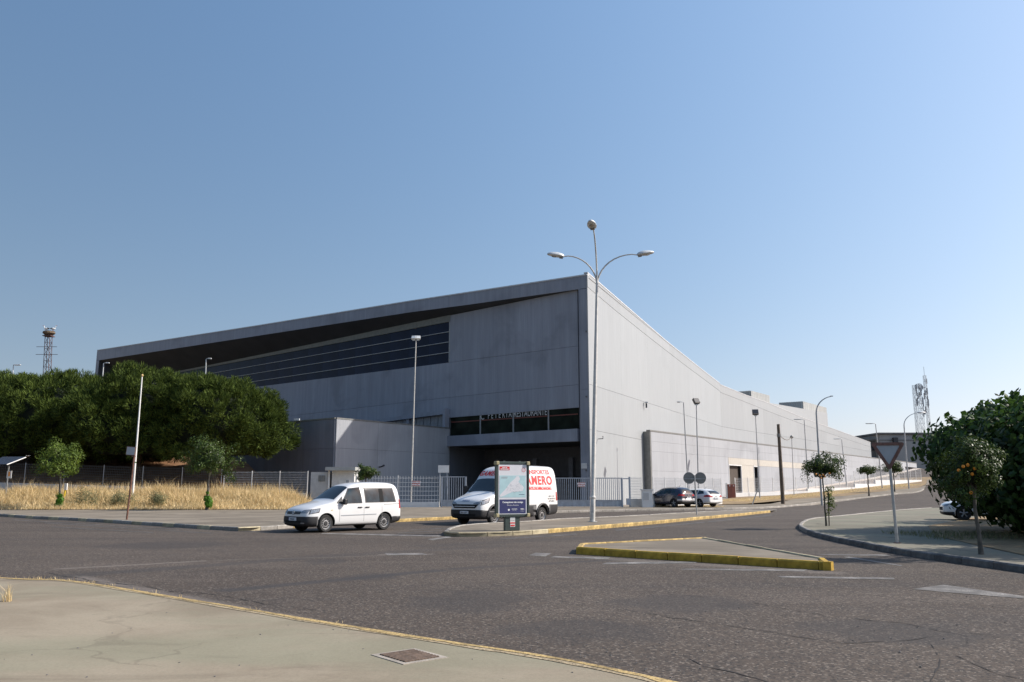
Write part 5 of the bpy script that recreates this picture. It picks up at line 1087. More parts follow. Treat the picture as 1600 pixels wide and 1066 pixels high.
for ax, s in (('L', 1), ('R', -1)):
    patch(bvh, 'front_quarter', 'car_trim', van, ax, [(-.40, 1.035), (-.70, 1.035), (-.74, 1.30), (-.72, 1.285)], .005, 3, 4)
    dw = patch(bvh, 'door_window', 'side_glass', van, ax, [(-.66, 1.05), (-1.56, 1.06), (-1.54, 1.62), (-1.12, 1.57)], .011, 10, 8)
    patch(bvh, 'window_seal', 'car_trim', dw, ax, [(-.60, 1.02), (-1.60, 1.035), (-1.57, 1.645), (-1.08, 1.59)], .006, 10, 8)
    sw = patch(bvh, 'side_window', 'side_glass', van, ax, [(-1.80, 1.08), (-3.18, 1.09), (-3.12, 1.585), (-1.78, 1.585)], .011, 14, 8)
    patch(bvh, 'window_seal', 'car_trim', sw, ax, [(-1.74, 1.05), (-3.24, 1.06), (-3.17, 1.61), (-1.73, 1.61)], .006, 14, 8)
    patch(bvh, 'window_divider', 'arch_black', sw, ax, [(-2.42, 1.08), (-2.62, 1.08), (-2.62, 1.585), (-2.44, 1.585)], .015, 3, 8)
    patch(bvh, 'rub_strip', 'sign_grey', van, ax, [(-.62, .585), (-2.25, .605), (-2.25, .635), (-.62, .615)], .012, 14, 2)
    for x in (-1.66, -.55, -2.52): patch(bvh, 'door_seam', 'sign_back', van, ax, [(x, .36), (x-.012, .36), (x-.012, 1.0), (x, 1.0)], .002, 1, 8)
    patch(bvh, 'sliding_rail', 'sign_back', van, ax, [(-2.62, .965), (-3.40, .985), (-3.40, 1.01), (-2.62, .99)], .003, 8, 1)
    for x in (-1.48, -1.82): p, n = on_skin(bvh, ax, x, .885, .02); MB().box(p, (.19, .035, .038)).build('door_handle', 'car_trim', van, bevel=.008)
    mirror(van, -.72, s*.84, 1.10, s)
    patch(bvh, 'tail_light', 'tail_red', van, ax, [(-3.38, .82), (-3.49, .82), (-3.48, 1.16), (-3.39, 1.16)], .010, 3, 5)
    hl = patch(bvh, 'headlight', 'head_light', van, 'F', [(s*.36, .70), (s*.73, .70), (s*.76, .84), (s*.52, .80)], .012, 6, 4); 
    patch(bvh, 'headlight_wing', 'head_light', hl, ax, [(.66, .68), (.34, .745), (.27, .86), (.60, .80)], .010, 6, 4)
    patch(bvh, 'headlight_shell', 'car_trim', hl, ax, [(.70, .66), (.31, .72), (.24, .88), (.62, .825)], .006, 6, 4)
    patch(bvh, 'fog_light', 'rim_silver', van, 'F', [(s*.52, .335), (s*.68, .335), (s*.68, .37), (s*.52, .37)], .03, 3, 2)
gr = patch(bvh, 'grille', 'arch_black', van, 'F', [(-.42, .665), (.42, .665), (.44, .755), (-.44, .755)], .018, 10, 2)
for z in (.69, .725): patch(bvh, 'grille_bar', 'rim_silver', gr, 'F', [(-.40, z), (.40, z), (.40, z+.008), (-.40, z+.008)], .024, 10, 1)
patch(bvh, 'lower_intake', 'arch_black', van, 'F', [(-.5, .36), (.5, .36), (.52, .44), (-.52, .44)], .02, 8, 2)
roundel(bvh, 'F', 0, .71, .075, van, [[(-.55, .6), (0, -.05), (.55, .6)], [(-.8, .25), (-.4, -.75), (0, .0), (.4, -.75), (.8, .25)]])
plate(bvh, 'F', 0, .49, .52, .115, '1996 JKD', van)
patch(bvh, 'rear_window', 'car_glass', van, 'B', [(-.6, 1.08), (.6, 1.08), (.54, 1.55), (-.54, 1.55)], .006)
MB().tube([(-.46, -.55, 1.20), (-.5, .1, 1.185), (-.52, .58, 1.2)], .01, 5).build('wiper', 'car_trim', van)
p, n = on_skin(bvh, 'L', -.22, .80, .01); MB().box(p, (.06, .01, .02)).build('indicator', 'marker_yellow', van)
for y in (-.3, .3): pass

# the big panel van behind the board
fw = gp(769.8, 820.8); H2 = Vector((-.62, -.785)).normalized(); hr = math.atan2(H2.y, H2.x); lft = Vector((math.cos(hr+math.pi/2), math.sin(hr+math.pi/2))); org = fw-lft*.84
big = empty('panel_van', (org.x, org.y, 0), 'tall white panel van with big red lettering half hidden by the board', 'van', rz=hr)
S_ = [(.93, .42, .68, .80, .62, .60, .5), (.89, .32, .86, .98, .84, .80, .68), (.76, .28, 1.0, 1.13, .93, .90, .76), (.42, .26, 1.12, 1.25, .97, .93, .82), (.05, .26, 1.2, 1.345, .985, .95, .86), (-.12, .26, 1.24, 1.42, .99, .955, .86),
      (-.42, .26, 1.3, 1.74, .995, .965, .82), (-.72, .26, 1.35, 2.05, 1.0, .97, .81), (-.82, .26, 1.36, 2.17, 1.0, .97, .82), (-1.02, .26, 1.38, 2.42, 1.0, .975, .82), (-1.25, .26, 1.4, 2.56, 1.0, .98, .82), (-1.7, .26, 1.4, 2.63, 1.0, .98, .83),
      (-3.0, .28, 1.4, 2.67, 1.0, .985, .84), (-4.3, .32, 1.4, 2.66, 1.0, .985, .84), (-4.66, .36, 1.4, 2.65, 1.0, .985, .84), (-4.74, .38, 1.4, 2.62, .99, .975, .83), (-4.76, .42, 1.38, 2.56, .96, .95, .80)]
WB = 3.52
me, bvh, skin = lofted(S_, 'body', 'car_white', [(0, 1.05, .38, .45, .7), (0, -1.05, .38, .45, .7), (-WB, 1.05, .38, .45, .7), (-WB, -1.05, .38, .45, .7)])
mk('body', me, big)
for x in (0, -WB):
    for s in (1, -1): wheel(big, x, s*.87, .355, .22, 'steel')
region(skin, 'front_bumper', 'car_trim', big, [((0, 0, .60), (-.08, 0, 1)), ((-.25, 0, 0), (-1, 0, 0))], .014)
for s in (1, -1):
    cl_ = region(skin, 'side_cladding', 'car_trim', big, [((0, 0, .84), (0, 0, 1)), ((-.56, 0, 0), (1, 0, 0)), ((-WB+.52, 0, 0), (-1, 0, 0)), ((0, s*.5, 0), (0, -s, 0))], .012)
    region(skin, 'side_cladding', 'car_trim', big, [((0, 0, .84), (0, 0, 1)), ((-WB-.52, 0, 0), (1, 0, 0))] + [((0, s*.5, 0), (0, -s, 0))], .012)
    ax = 'L' if s == 1 else 'R'
    ring_pts = []
    for i in range(13): a = math.pi*i/12; ring_pts.append(on_skin(bvh, ax, -WB+.5*math.cos(a), .38+.5*math.sin(a), .02)[0])
    MB().tube(ring_pts, .045, 6).build('arch_lip', 'car_trim', big)
    ring_pts = []
    for i in range(13): a = math.pi*i/12; ring_pts.append(on_skin(bvh, ax, .5*math.cos(a), .38+.5*math.sin(a), .02)[0])
    MB().tube(ring_pts, .045, 6).build('arch_lip', 'car_trim', big)
    patch(bvh, 'door_window', 'side_glass', big, ax, [(-.28, 1.36), (-1.28, 1.40), (-1.25, 2.02), (-.72, 1.98)], .006)
    mirror(big, -.42, s*.95, 1.5, s, h=.42, w=.2)
    for x in (-.22, -1.38, -2.5): patch(bvh, 'door_seam', 'sign_grey', big, ax, [(x, .9), (x-.014, .9), (x-.014, 2.1), (x, 2.1)], .002, 1, 8)
    patch(bvh, 'body_crease', 'sign_grey', big, ax, [(-1.5, 1.26), (-4.6, 1.26), (-4.6, 1.272), (-1.5, 1.272)], .003, 14, 1)
    patch(bvh, 'body_crease', 'sign_grey', big, ax, [(-2.5, 2.24), (-4.58, 2.24), (-4.58, 2.25), (-2.5, 2.25)], .003, 14, 1)
    patch(bvh, 'tail_light', 'tail_red', big, ax, [(-4.60, 1.02), (-4.70, 1.02), (-4.69, 1.42), (-4.61, 1.42)], .010, 3, 5)
    hl = patch(bvh, 'headlight', 'head_light', big, 'F', [(s*.46, .93), (s*.80, .90), (s*.86, 1.05), (s*.62, 1.0)], .014, 6, 4)
    patch(bvh, 'headlight_wing', 'head_light', hl, ax, [(.80, .88), (.42, 1.0), (.30, 1.16), (.72, 1.04)], .010, 6, 4); patch(bvh, 'headlight_shell', 'car_trim', hl, ax, [(.84, .85), (.40, .975), (.24, 1.19), (.74, 1.07)], .006, 6, 4)
    p, n = on_skin(bvh, ax, -1.12, 1.24, .02); MB().box(p, (.2, .035, .05)).build('door_handle', 'car_trim', big, bevel=.01)
    skin_text(bvh, 'TRANSPORTES', ax, -3.16, 2.27, .27, 'ink_red', big, w=2.2, bold=.006)
    skin_text(bvh, 'GAMERO', ax, -3.14, 1.78, .56, 'ink_red', big, w=2.5, bold=.018, spacing=1.12)
    bn = patch(bvh, 'red_banner', 'ink_red', big, ax, [(-1.95, 1.53), (-4.30, 1.53), (-4.30, 1.68), (-1.95, 1.68)], .008, 14, 1)
    patch(bvh, 'banner_field', 'ink_white', bn, ax, [(-2.0, 1.55), (-4.27, 1.55), (-4.27, 1.665), (-2.0, 1.665)], .010, 14, 1)
    for t_, z in (('607 41 11 21', 1.19), ('Telf. 924 27 07 07', 1.08), ('687 96 88 81', .97)): skin_text(bvh, t_, ax, -4.22, z, .085, 'ink_black', big, bold=.002)
    for o_ in [skin_text(bvh, 'URGENTE DE MERCANCIAS', ax, -3.14, 1.56, .125, 'ink_red', bn, w=2.15, bold=.008)]:
        for v in o_.data.vertices: v.co.y += s*.006
patch(bvh, 'windscreen', 'car_glass', big, 'T', [(-.15, -.78), (-.15, .78), (-.70, .66), (-.70, -.66)], nx=10, ny=8)
patch(bvh, 'front_panel', 'arch_black', big, 'F', [(-.60, .74), (.60, .74), (.76, .90), (-.76, .90)], .018, 12, 3)
patch(bvh, 'front_panel_rim', 'car_white', big, 'F', [(-.58, .80), (.58, .80), (.58, .825), (-.58, .825)], .028, 12, 1)
patch(bvh, 'lower_intake', 'arch_black', big, 'F', [(-.6, .40), (.6, .40), (.64, .50), (-.64, .50)], .022, 8, 2)
patch(bvh, 'bonnet_seam', 'sign_grey', big, 'F', [(-.72, 1.0), (.72, 1.0), (.72, 1.008), (-.72, 1.008)], .004, 12, 1)
skin_text(bvh, 'GAMERO', 'F', 0, 2.17, .30, 'ink_red', big, w=1.35, bold=.010, spacing=1.1, shear=.35)
skin_text(bvh, 'IVECO', 'F', 0, 1.02, .10, 'ink_blue', big, w=.42, bold=.004)
plate(bvh, 'F', .0, .56, .52, .115, '8045 KGW', big, .04)
for y in (-.35, .35): MB().tube([(-.12, y-.3, 1.43), (-.2, y+.25, 1.50)], .012, 5).build('wiper', 'car_trim', big)
MB().box((.2, .86, .80), (.12, .03, .03)).build('indicator', 'marker_yellow', big)

# parked cars
def hatch(label, x, y, rz, S, WB, r, paint, z0, lower='car_trim', bump_z=.5, kind='alloy', silver=False, name='parked_car', group='cars parked by the hall fence', win=None, trunkz=.9):
    e = empty(name, (x, y, z0), label, 'car', group, rz=rz)
    me, bvh, skin = lofted(S, 'body', paint, [(a, s*.95, r, r+.05, .7) for a in (0, -WB) for s in (1, -1)]); mk('body', me, e)
    for a in (0, -WB):
        for s in (1, -1): wheel(e, a, s*.76, r, .21, kind)
    L0, L1 = S[0][0], S[-1][0]
    region(skin, 'front_bumper', lower, e, [((0, 0, .38), (0, 0, 1)), ((.40, 0, 0), (-1, 0, 0))], .008)
    rb = region(skin, 'rear_bumper', 'car_silver' if silver else paint, e, [((0, 0, bump_z), (0, 0, 1)), ((-WB-.42, 0, 0), (1, 0, 0))], .02)
    region(skin, 'rear_valance', 'car_trim', e, [((0, 0, bump_z-.16), (0, 0, 1)), ((-WB-.42, 0, 0), (1, 0, 0))], .025)
    region(skin, 'sill', lower, e, [((0, 0, .30), (0, 0, 1)), ((-.40, 0, 0), (1, 0, 0)), ((-WB+.40, 0, 0), (-1, 0, 0))], .006)
    w = win
    for ax, s in (('L', 1), ('R', -1)):
        for q in w['side']: patch(bvh, 'side_window', 'side_glass', e, ax, q, .006)
        patch(bvh, 'tail_light', 'tail_red', e, 'B', [(s*.42, trunkz-.03), (s*.80, trunkz-.05), (s*.80, trunkz+.12), (s*.45, trunkz+.07)], .014, 6, 3)
        patch(bvh, 'tail_light_wing', 'tail_red', e, ax, [(-WB-.45, trunkz-.03), (L1+.12, trunkz-.04), (L1+.12, trunkz+.12), (-WB-.5, trunkz+.09)], .010, 5, 3)
        patch(bvh, 'headlight', 'head_light', e, 'F', [(s*.35, .62), (s*.74, .64), (s*.76, .76), (s*.4, .73)], .012, 6, 3)
        for sx in (w['seam']): patch(bvh, 'door_seam', 'car_trim', e, ax, [(sx, .36), (sx-.01, .36), (sx-.01, .9), (sx, .9)], .002, 1, 6)
        mirror(e, -.62, s*.80, .98, s, paint, .15, .18)
        for hx in (w['seam'][1]+.18, w['seam'][2]+.15): p, n = on_skin(bvh, ax, hx, .84, .015); MB().box(p, (.17, .03, .03)).build('door_handle', paint, e)
    patch(bvh, 'windscreen', 'car_glass', e, 'T', w['front'], nx=8, ny=6)
    patch(bvh, 'rear_window', 'car_glass', e, 'B', w['rear'], .008, 10, 5)
    plate(bvh, 'B', 0, w['plate'], .52, .11, w['txt'], e, .035); roundel(bvh, 'B', 0, trunkz+.02, .045, e)
    patch(bvh, 'grille', 'arch_black', e, 'F', [(-.5, .45), (.5, .45), (.5, .6), (-.5, .6)], .012, 8, 2)
    MB().tube([(-WB+.2, 0, S[len(S)*2//3][3]), (-WB+.0, 0, S[len(S)*2//3][3]+.16)], .012, 5).build('aerial', 'car_trim', e)
    return e
SUV = [(.84, .34, .54, .64, .50, .48, .4), (.80, .26, .66, .78, .72, .68, .56), (.60, .22, .80, .92, .84, .78, .66), (.2, .2, .88, 1.0, .88, .82, .72), (-.28, .2, .94, 1.07, .885, .85, .76), (-.62, .2, .97, 1.28, .885, .86, .68), (-1.02, .2, .98, 1.49, .885, .86, .60),
       (-1.5, .2, .99, 1.585, .885, .865, .59), (-2.2, .2, 1.0, 1.60, .885, .865, .59), (-2.85, .24, 1.02, 1.55, .88, .86, .57), (-3.12, .28, 1.02, 1.44, .87, .85, .56), (-3.28, .32, .98, 1.24, .84, .81, .56), (-3.38, .36, .86, 1.02, .78, .74, .56), (-3.40, .42, .76, .9, .70, .66, .5)]
PK = Vector((-.6, .8)); rzp = math.atan2(PK.y, PK.x); lfp = Vector((math.cos(rzp+math.pi/2), math.sin(rzp+math.pi/2)))
def park(u, v, WB, hw=.76): w_ = gp(u, v, PV); return w_+PK*WB-lfp*hw     # from the contact of the left rear wheel
q = park(1054, 793, 2.6)
hatch('dark navy compact off-roader parked by the white meter pillar', q.x, q.y, rzp, SUV, 2.6, .33, 'car_navy', PV, silver=True, bump_z=.66, trunkz=.92,
      win={'side': [[(-.78, 1.03), (-1.42, 1.04), (-1.42, 1.46), (-1.18, 1.45)], [(-1.50, 1.04), (-2.28, 1.06), (-2.30, 1.46), (-1.50, 1.47)], [(-2.36, 1.08), (-2.72, 1.16), (-2.62, 1.38), (-2.38, 1.45)]], 'seam': (-.55, -1.46, -2.35), 'front': [(-.40, -.6), (-.40, .6), (-1.02, .5), (-1.02, -.5)],
           'rear': [(-.56, 1.12), (.56, 1.12), (.50, 1.45), (-.50, 1.45)], 'plate': .76, 'txt': '4412 LBR'})
EST = [(.86, .32, .50, .60, .50, .48, .4), (.82, .24, .60, .72, .72, .68, .56), (.60, .20, .72, .84, .84, .79, .66), (.2, .18, .80, .92, .885, .83, .72), (-.28, .18, .86, .99, .89, .86, .76), (-.66, .18, .89, 1.20, .89, .87, .66), (-1.12, .18, .90, 1.39, .89, .87, .57),
       (-1.7, .18, .91, 1.455, .89, .87, .56), (-2.4, .2, .93, 1.45, .89, .87, .56), (-3.05, .24, .95, 1.39, .885, .865, .55), (-3.38, .28, .95, 1.28, .87, .85, .54), (-3.58, .32, .92, 1.08, .84, .80, .54), (-3.66, .36, .82, .95, .78, .74, .54), (-3.68, .42, .7, .84, .70, .66, .5)]
EW = {'side': [[(-.80, .95), (-1.52, .96), (-1.52, 1.34), (-1.22, 1.33)], [(-1.60, .96), (-2.40, .98), (-2.42, 1.33), (-1.60, 1.34)], [(-2.48, .99), (-3.10, 1.06), (-2.95, 1.26), (-2.50, 1.33)]], 'seam': (-.55, -1.56, -2.45), 'front': [(-.40, -.62), (-.40, .62), (-1.10, .5), (-1.10, -.5)],
      'rear': [(-.56, 1.02), (.56, 1.02), (.50, 1.29), (-.50, 1.29)], 'plate': .70, 'txt': '2090 KHT'}
q = park(1094.5, 792.6, 2.7)
hatch('white estate car parked just right of the dark off-roader', q.x, q.y, rzp, EST, 2.7, .32, 'car_white', PV, win=EW, trunkz=.84)
w_ = gp(1507, 813, PV); rr = R(160); lfr = Vector((math.cos(rr+math.pi/2), math.sin(rr+math.pi/2)))
q = w_-lfr*.76
EW2 = dict(EW); EW2['txt'] = '7731 HGF'
hatch('pale car parked in deep shade under the broad leaved tree', q.x, q.y, rr, EST, 2.7, .32, 'car_white', PV, win=EW2, trunkz=.84, group=None)

# ------------------------------------------------------------------ vegetation
def raw_mesh(name, V, F, mat, smooth=False):
    me = bpy.data.meshes.new(name); V = np.asarray(V, np.float32); F = np.asarray(F, np.int32); k = F.shape[1]
    me.vertices.add(len(V)); me.vertices.foreach_set('co', V.ravel()); me.loops.add(F.size); me.loops.foreach_set('vertex_index', F.ravel())
    me.polygons.add(len(F)); me.polygons.foreach_set('loop_start', np.arange(0, F.size, k, dtype=np.int32)); me.update(calc_edges=True); me.materials.append(MATS[mat]); me.validate()
    return me
def unit(a): return a/np.maximum(np.linalg.norm(a, axis=1, keepdims=True), 1e-6)
def rand_dirs(n): return unit(rng.normal(size=(n, 3)))
def leaves(P, Nn, size, aspect=.45, kind='quad', droop=0.0, jitter=.35):
    n = len(P); N0 = unit(Nn); Nn = unit(Nn+rng.normal(size=(n, 3))*jitter); T = unit(np.cross(Nn, rand_dirs(n))); T[:, 2] -= droop; T = unit(T); B = unit(np.cross(Nn, T)); Nn = np.cross(T, B)
    s = size*rng.uniform(.65, 1.25, (n, 1)); w = s*aspect
    if kind == 'quad':
        V = np.stack([P-T*s*.5, P+B*w*.5+Nn*s*.06, P+T*s*.5, P-B*w*.5+Nn*s*.06], 1).reshape(-1, 3); F = np.arange(4*n).reshape(n, 4); return V, F
    if kind == 'tri':
        A = unit(N0*1.0+rng.normal(size=(n, 3))*.45+np.array([0, 0, .45])); B = unit(np.cross(A, rand_dirs(n)))
        V = np.stack([P-B*w*.5, P+B*w*.5, P+A*s], 1).reshape(-1, 3); return V, np.arange(3*n).reshape(n, 3)
    V = np.stack([P-T*s*.5, P+B*w*.5-T*s*.12-Nn*s*.07, P+T*s*.5-Nn*s*.14, P-B*w*.5-T*s*.12-Nn*s*.07, P+Nn*s*.05], 1).reshape(-1, 3); b = np.arange(n)[:, None]*5
    F = np.concatenate([b+[0, 1, 4], b+[1, 2, 4], b+[2, 3, 4], b+[3, 0, 4]], 1).reshape(-1, 3); return V, F
def clump_cloud(c, r, m, per, cr, low=-.5, shell=(.72, 1.0), lump=.12):
    c, r = np.array(c, float), np.array(r, float); d = rand_dirs(m*3); d = d[d[:, 2] > low][:m]; m = len(d)
    ph = rng.uniform(0, 6.28, 3); k = 1+lump*(np.sin(3.1*d[:, 0]+ph[0])*np.cos(2.7*d[:, 1]+ph[1])+.8*np.sin(5.3*d[:, 2]+4*d[:, 0]+ph[2]))
    cc = c+d*r*(rng.uniform(*shell, (m, 1)))*k[:, None]
    o = rand_dirs(m*per)*np.cbrt(rng.uniform(.15, 1, (m*per, 1)))*cr*np.repeat(rng.uniform(.7, 1.25, (m, 1)), per, 0)
    P = np.repeat(cc, per, 0)+o; Nn = unit(o+np.repeat(d, per, 0)*cr*.6+np.array([0, 0, .25*cr])); return P, Nn, cc
def tree(label, base, top_trunk, crown_c, crown_r, m, per, cr, leaf, size, mat, trunk_r, group, name='tree', cat='tree', limbs=5, low=-.5, bark='bark', fruit=(), kind='quad', aspect=.45, droop=0, core=None, shell=(.72, 1.0), lump=.12):
    bx, by, bz = base; e = empty(name, base, label, cat, group); c = np.array(crown_c)-np.array(base)
    P, Nn, cc = clump_cloud(c, crown_r, m, per, cr, low, shell, lump)
    V, F = leaves(P, Nn, size, aspect, kind, droop); o = mk('crown', raw_mesh('crown', V, F, leaf), e); o['kind'] = 'stuff'
    if core:  # added near-black core inside the crown, blocks light passing through
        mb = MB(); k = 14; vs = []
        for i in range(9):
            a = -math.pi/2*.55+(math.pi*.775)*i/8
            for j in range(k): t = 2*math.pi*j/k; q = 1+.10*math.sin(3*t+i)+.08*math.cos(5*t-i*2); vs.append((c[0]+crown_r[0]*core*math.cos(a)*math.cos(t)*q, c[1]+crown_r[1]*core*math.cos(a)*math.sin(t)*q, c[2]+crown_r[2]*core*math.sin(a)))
        mb.add(vs, [(i*k+j, i*k+(j+1) % k, (i+1)*k+(j+1) % k, (i+1)*k+j) for i in range(8) for j in range(k)]+[tuple(range(k)), tuple(8*k+j for j in range(k))]); mb.build('crown_light_block', 'dark_core', e, smooth=True)
    tt = Vector(top_trunk)-Vector(base); n = 6; tr = MB(); pts = [tt*(i/n)+Vector((random.uniform(-.3, .3)*trunk_r, random.uniform(-.3, .3)*trunk_r, 0))*(1 if 0 < i < n else 0) for i in range(n+1)]
    tr.tube(pts, [trunk_r*(1.25 if i == 0 else 1-.35*i/n) for i in range(n+1)], 9).build('trunk', bark, e, smooth=True)
    for i in range(limbs):
        q = Vector(cc[random.randrange(len(cc))])
        mid = tt+(q-tt)*.45+Vector((0, 0, .12*(q-tt).length)); MB().tube([tt*.92, mid, tt+(q-tt)*.95], [trunk_r*.55, trunk_r*.35, trunk_r*.12], 6).build('limb', bark, e, smooth=True)
    for f in fruit: q = Vector(f)-Vector(base); MB().lathe([(.004, -.04), (.028, -.028), (.04, 0), (.028, .028), (.004, .04)], 10, c=tuple(q)).build('orange', 'orange_peel', e, smooth=True)
    return e
def pt(u, v, y): p = atd(u, v, y); return (p.x, p.y, p.z)
# earth bank behind the left fence
def bank_z(x, y): k = max(0, min(1, (-19-x)/9)); return .1+k*(1.4+max(0, min(1, (y-69.5)/15))*3.4)
mb = MB(); nx, ny = 26, 10; xs = [-95+77*i/nx for i in range(nx+1)]; ys = [69.3+18*j/ny for j in range(ny+1)]
mb.add([(x, y, bank_z(x, y)+.15*math.sin(x*1.3)*math.cos(y*.9)) for y in ys for x in xs], [(j*(nx+1)+i, j*(nx+1)+i+1, (j+1)*(nx+1)+i+1, (j+1)*(nx+1)+i) for j in range(ny) for i in range(nx)])
tag(mb.build('earth_bank', 'red_soil', smooth=True), kind='structure')
GP = 'umbrella pines behind the fence'
pines = [((-26.6, 74.0), 6.0, 345, 577, 'pine whose broad crown reaches nearest the hall corner'), ((-33.5, 74.5), 6.8, 232, 577, 'middle pine behind the white flagpole'), ((-42.5, 76), 6.3, 100, 573, 'pine directly below the lattice tower'),
         ((-50.0, 78), 6.6, 20, 576, 'farthest pine touching the picture edge behind the shelter'), ((-39.0, 81), 5.6, 165, 597, 'lower pine filling the dip between two bigger crowns')]
for (x, y), r_, u, v, lab in pines:
    zt_ = atd(u, v+4, y).z; zb_ = 3.4; c = (x, y, zb_+(zt_-zb_)*.44); zg = bank_z(x, y)-.1
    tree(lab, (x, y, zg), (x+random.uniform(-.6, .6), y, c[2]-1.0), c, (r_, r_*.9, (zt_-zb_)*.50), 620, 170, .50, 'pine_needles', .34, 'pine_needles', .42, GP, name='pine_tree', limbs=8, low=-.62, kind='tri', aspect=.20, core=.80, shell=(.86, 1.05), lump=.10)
# dry grass on the mound in front of the fence
def mound(x, y):
    k = max(0, min(1, (-15.8-x)/3)); t_ = max(0, min(1, (y-58.6)/8.2)); return PV+.02+k*.95*t_*t_*(3-2*t_)
mb = MB(); nx, ny = 40, 10; xs = [-75+59*i/nx for i in range(nx+1)]; ys = [58.7+10.6*j/ny for j in range(ny+1)]
mb.add([(x, y+(max(0, -40-x)*.55), mound(x, y)) for y in ys for x in xs], [(j*(nx+1)+i, j*(nx+1)+i+1, (j+1)*(nx+1)+i+1, (j+1)*(nx+1)+i) for j in range(ny) for i in range(nx)])
tag(mb.build('grass_mound', 'dry_soil', smooth=True), kind='structure')
def blades(name, P, h, w, mat, label, lean=.35):
    n = len(P); a = rng.uniform(0, 6.28, n); hh = h*rng.uniform(.45, 1.25, n); ln = rng.normal(0, lean, (n, 2))*hh[:, None]
    side = np.stack([np.cos(a), np.sin(a), np.zeros(n)], 1)*(w*rng.uniform(.6, 1.4, (n, 1))); tip = P+np.column_stack([ln, hh]); mid = P+np.column_stack([ln*.35, hh*.55])
    V = np.stack([P-side, P+side, mid+side*.8, mid-side*.8, tip], 1).reshape(-1, 3); b = np.arange(n)[:, None]*5
    F = np.concatenate([b+[0, 1, 2], b+[0, 2, 3], b+[3, 2, 4]], 1).reshape(-1, 3); o = mk(name, raw_mesh(name, V, F, mat)); tag(o, label, None, None, 'stuff'); o['category'] = 'grass'; return o
n = 62000; X = rng.uniform(-52, -15.9, n); Y = rng.uniform(58.5, 67.0, n)+np.where(rng.uniform(0, 1, n) < .03, -.5, 0)
den = .5+.5*np.sin(X*.9+np.sin(Y*.7)*1.5)*np.cos(Y*.8+X*.3); keep = rng.uniform(0, 1, n) < .28+.75*den; X, Y, den = X[keep], Y[keep], den[keep]
Yw = Y+np.maximum(0, -40-X)*.55; Z = np.array([mound(x, y) for x, y in zip(X, Y)])
Hh = (.24+.42*np.clip((Y-58.7)/3.0, 0, 1))*(.55+.75*den**1.5)*np.where(rng.uniform(0, 1, len(X)) < .06, 1.7, 1.0)
blades('dry_grass', np.column_stack([X, Yw, Z]), Hh, .016, 'dry_grass', 'tall straw coloured dry grass covering the mound by the fence', .42)
# taller seed stalks along the back
n = 2600; X = rng.uniform(-37, -16.5, n); Y = rng.uniform(64, 67, n); blades('dry_stalks', np.column_stack([X, Y, [mound(x, y) for x, y in zip(X, Y)]]), .95, .012, 'dry_grass', 'thin dead stalks rising out of the back of the dry grass', .14)
for u, v, s_ in ((135, 772, 1.3), (190, 775, 1.0), (245, 786, .7), (735/3+0, 790, .5)):
    p = atd(u, v, 60.5); P, Nn, _ = clump_cloud((p.x, 60.5, .75), (s_*1.2, s_*.6, s_*.7), 30, 60, .35, -.9, (.3, 1)); V, F = leaves(P, Nn, .12, .3); tag(mk('weed_bush', raw_mesh('weed_bush', V, F, 'grey_weed')), {135: 'widest grey green weed bush in the dry grass near the left orange tree', 190: 'grey green weed bush in the grass left of the rusty post', 245: 'small grey green weed low in the grass right of the flagpole'}.get(u, 'tiny grey weed low in the dry grass'), 'bush', 'grey weeds in the dry grass') if u != 245.0 or s_ != .5 else None
# verge grass on the right
vp = [gp(u, v) for u, v in ((1150, 785), (1210, 780), (1262, 776), (1320, 770), (1390, 762), (1430, 758))]; P = []
for a, b in zip(vp, vp[1:]):
    for i in range(2600): t = random.random(); q = a+(b-a)*t+OUT2*random.uniform(-2.6, 1.6); P.append((q.x, q.y, H(q.x, q.y)+.06))
blades('verge_grass', np.array(P), .16, .012, 'dry_grass', 'short dry yellow grass along the verge below the stepped fence', .5)
P = []
for i in range(2200): P.append((random.uniform(11, 17), random.uniform(66.5, 71), .12))
blades('verge_grass', np.array(P), .10, .012, 'dry_grass', 'sparse dry grass around the parked cars', .5)
# citrus trees
GO = 'clipped orange trees along the pavements'
random.seed(21)
def citrus(label, u, v, cu, cv, rx, rz, m, per, size, fruit=(), leaf='citrus_leaf', y=None, tr=.05, group=GO, lump=.30, ry=None):
    b = gp(u, v, PV) if y is None else Vector((atd(u, v, y).x, y)); yy = b.y; s = yy/1300; c = pt(cu, cv, yy); zb = H(b.x, b.y)+PV
    fr = [pt(fu, fv, yy-rx*s*.72) for fu, fv in fruit]
    return tree(label, (b.x, b.y, zb), (b.x+(c[0]-b.x)*.7, yy, c[2]-rz*s*.55), c, (rx*s, (ry or rx)*s, rz*s), m, per, rx*s*.30, leaf, size, leaf, tr, group, name='orange_tree', limbs=6, low=-.75, fruit=fr, bark='bark_grey', shell=(.35, 1.10), lump=lump, core=.5 if rx*s > 1 else .5)
t1_ = citrus('small orange tree with fruit at the tip of the corner pavement', 1291, 822, 1284, 731, 29, 19, 60, 90, .085, ((1275, 741), (1281, 743), (1286, 742), (1289, 745), (1283, 747), (1296, 740)), tr=.035)
b = gp(1291, 822, PV); MB().tube([(.12, 0, 0), (.17, 0, 1.5)], .025, 6).build('second_stem', 'bark_grey', t1_)
P, Nn, _ = clump_cloud((.16, 0, 1.05), (.22, .22, .55), 16, 34, .14, -.95, (.2, 1)); V, F = leaves(P, Nn, .08); mk('lower_shoots', raw_mesh('lower_shoots', V, F, 'citrus_leaf_young'), t1_)['kind'] = 'stuff'
citrus('bushy orange tree standing in the shade by the broad leaved thicket', 1533, 866, 1517, 737, 44, 46, 95, 110, .075, ((1505, 729), (1512, 727), (1523, 732), (1517, 770), (1519, 741), (1498, 735)), tr=.05)
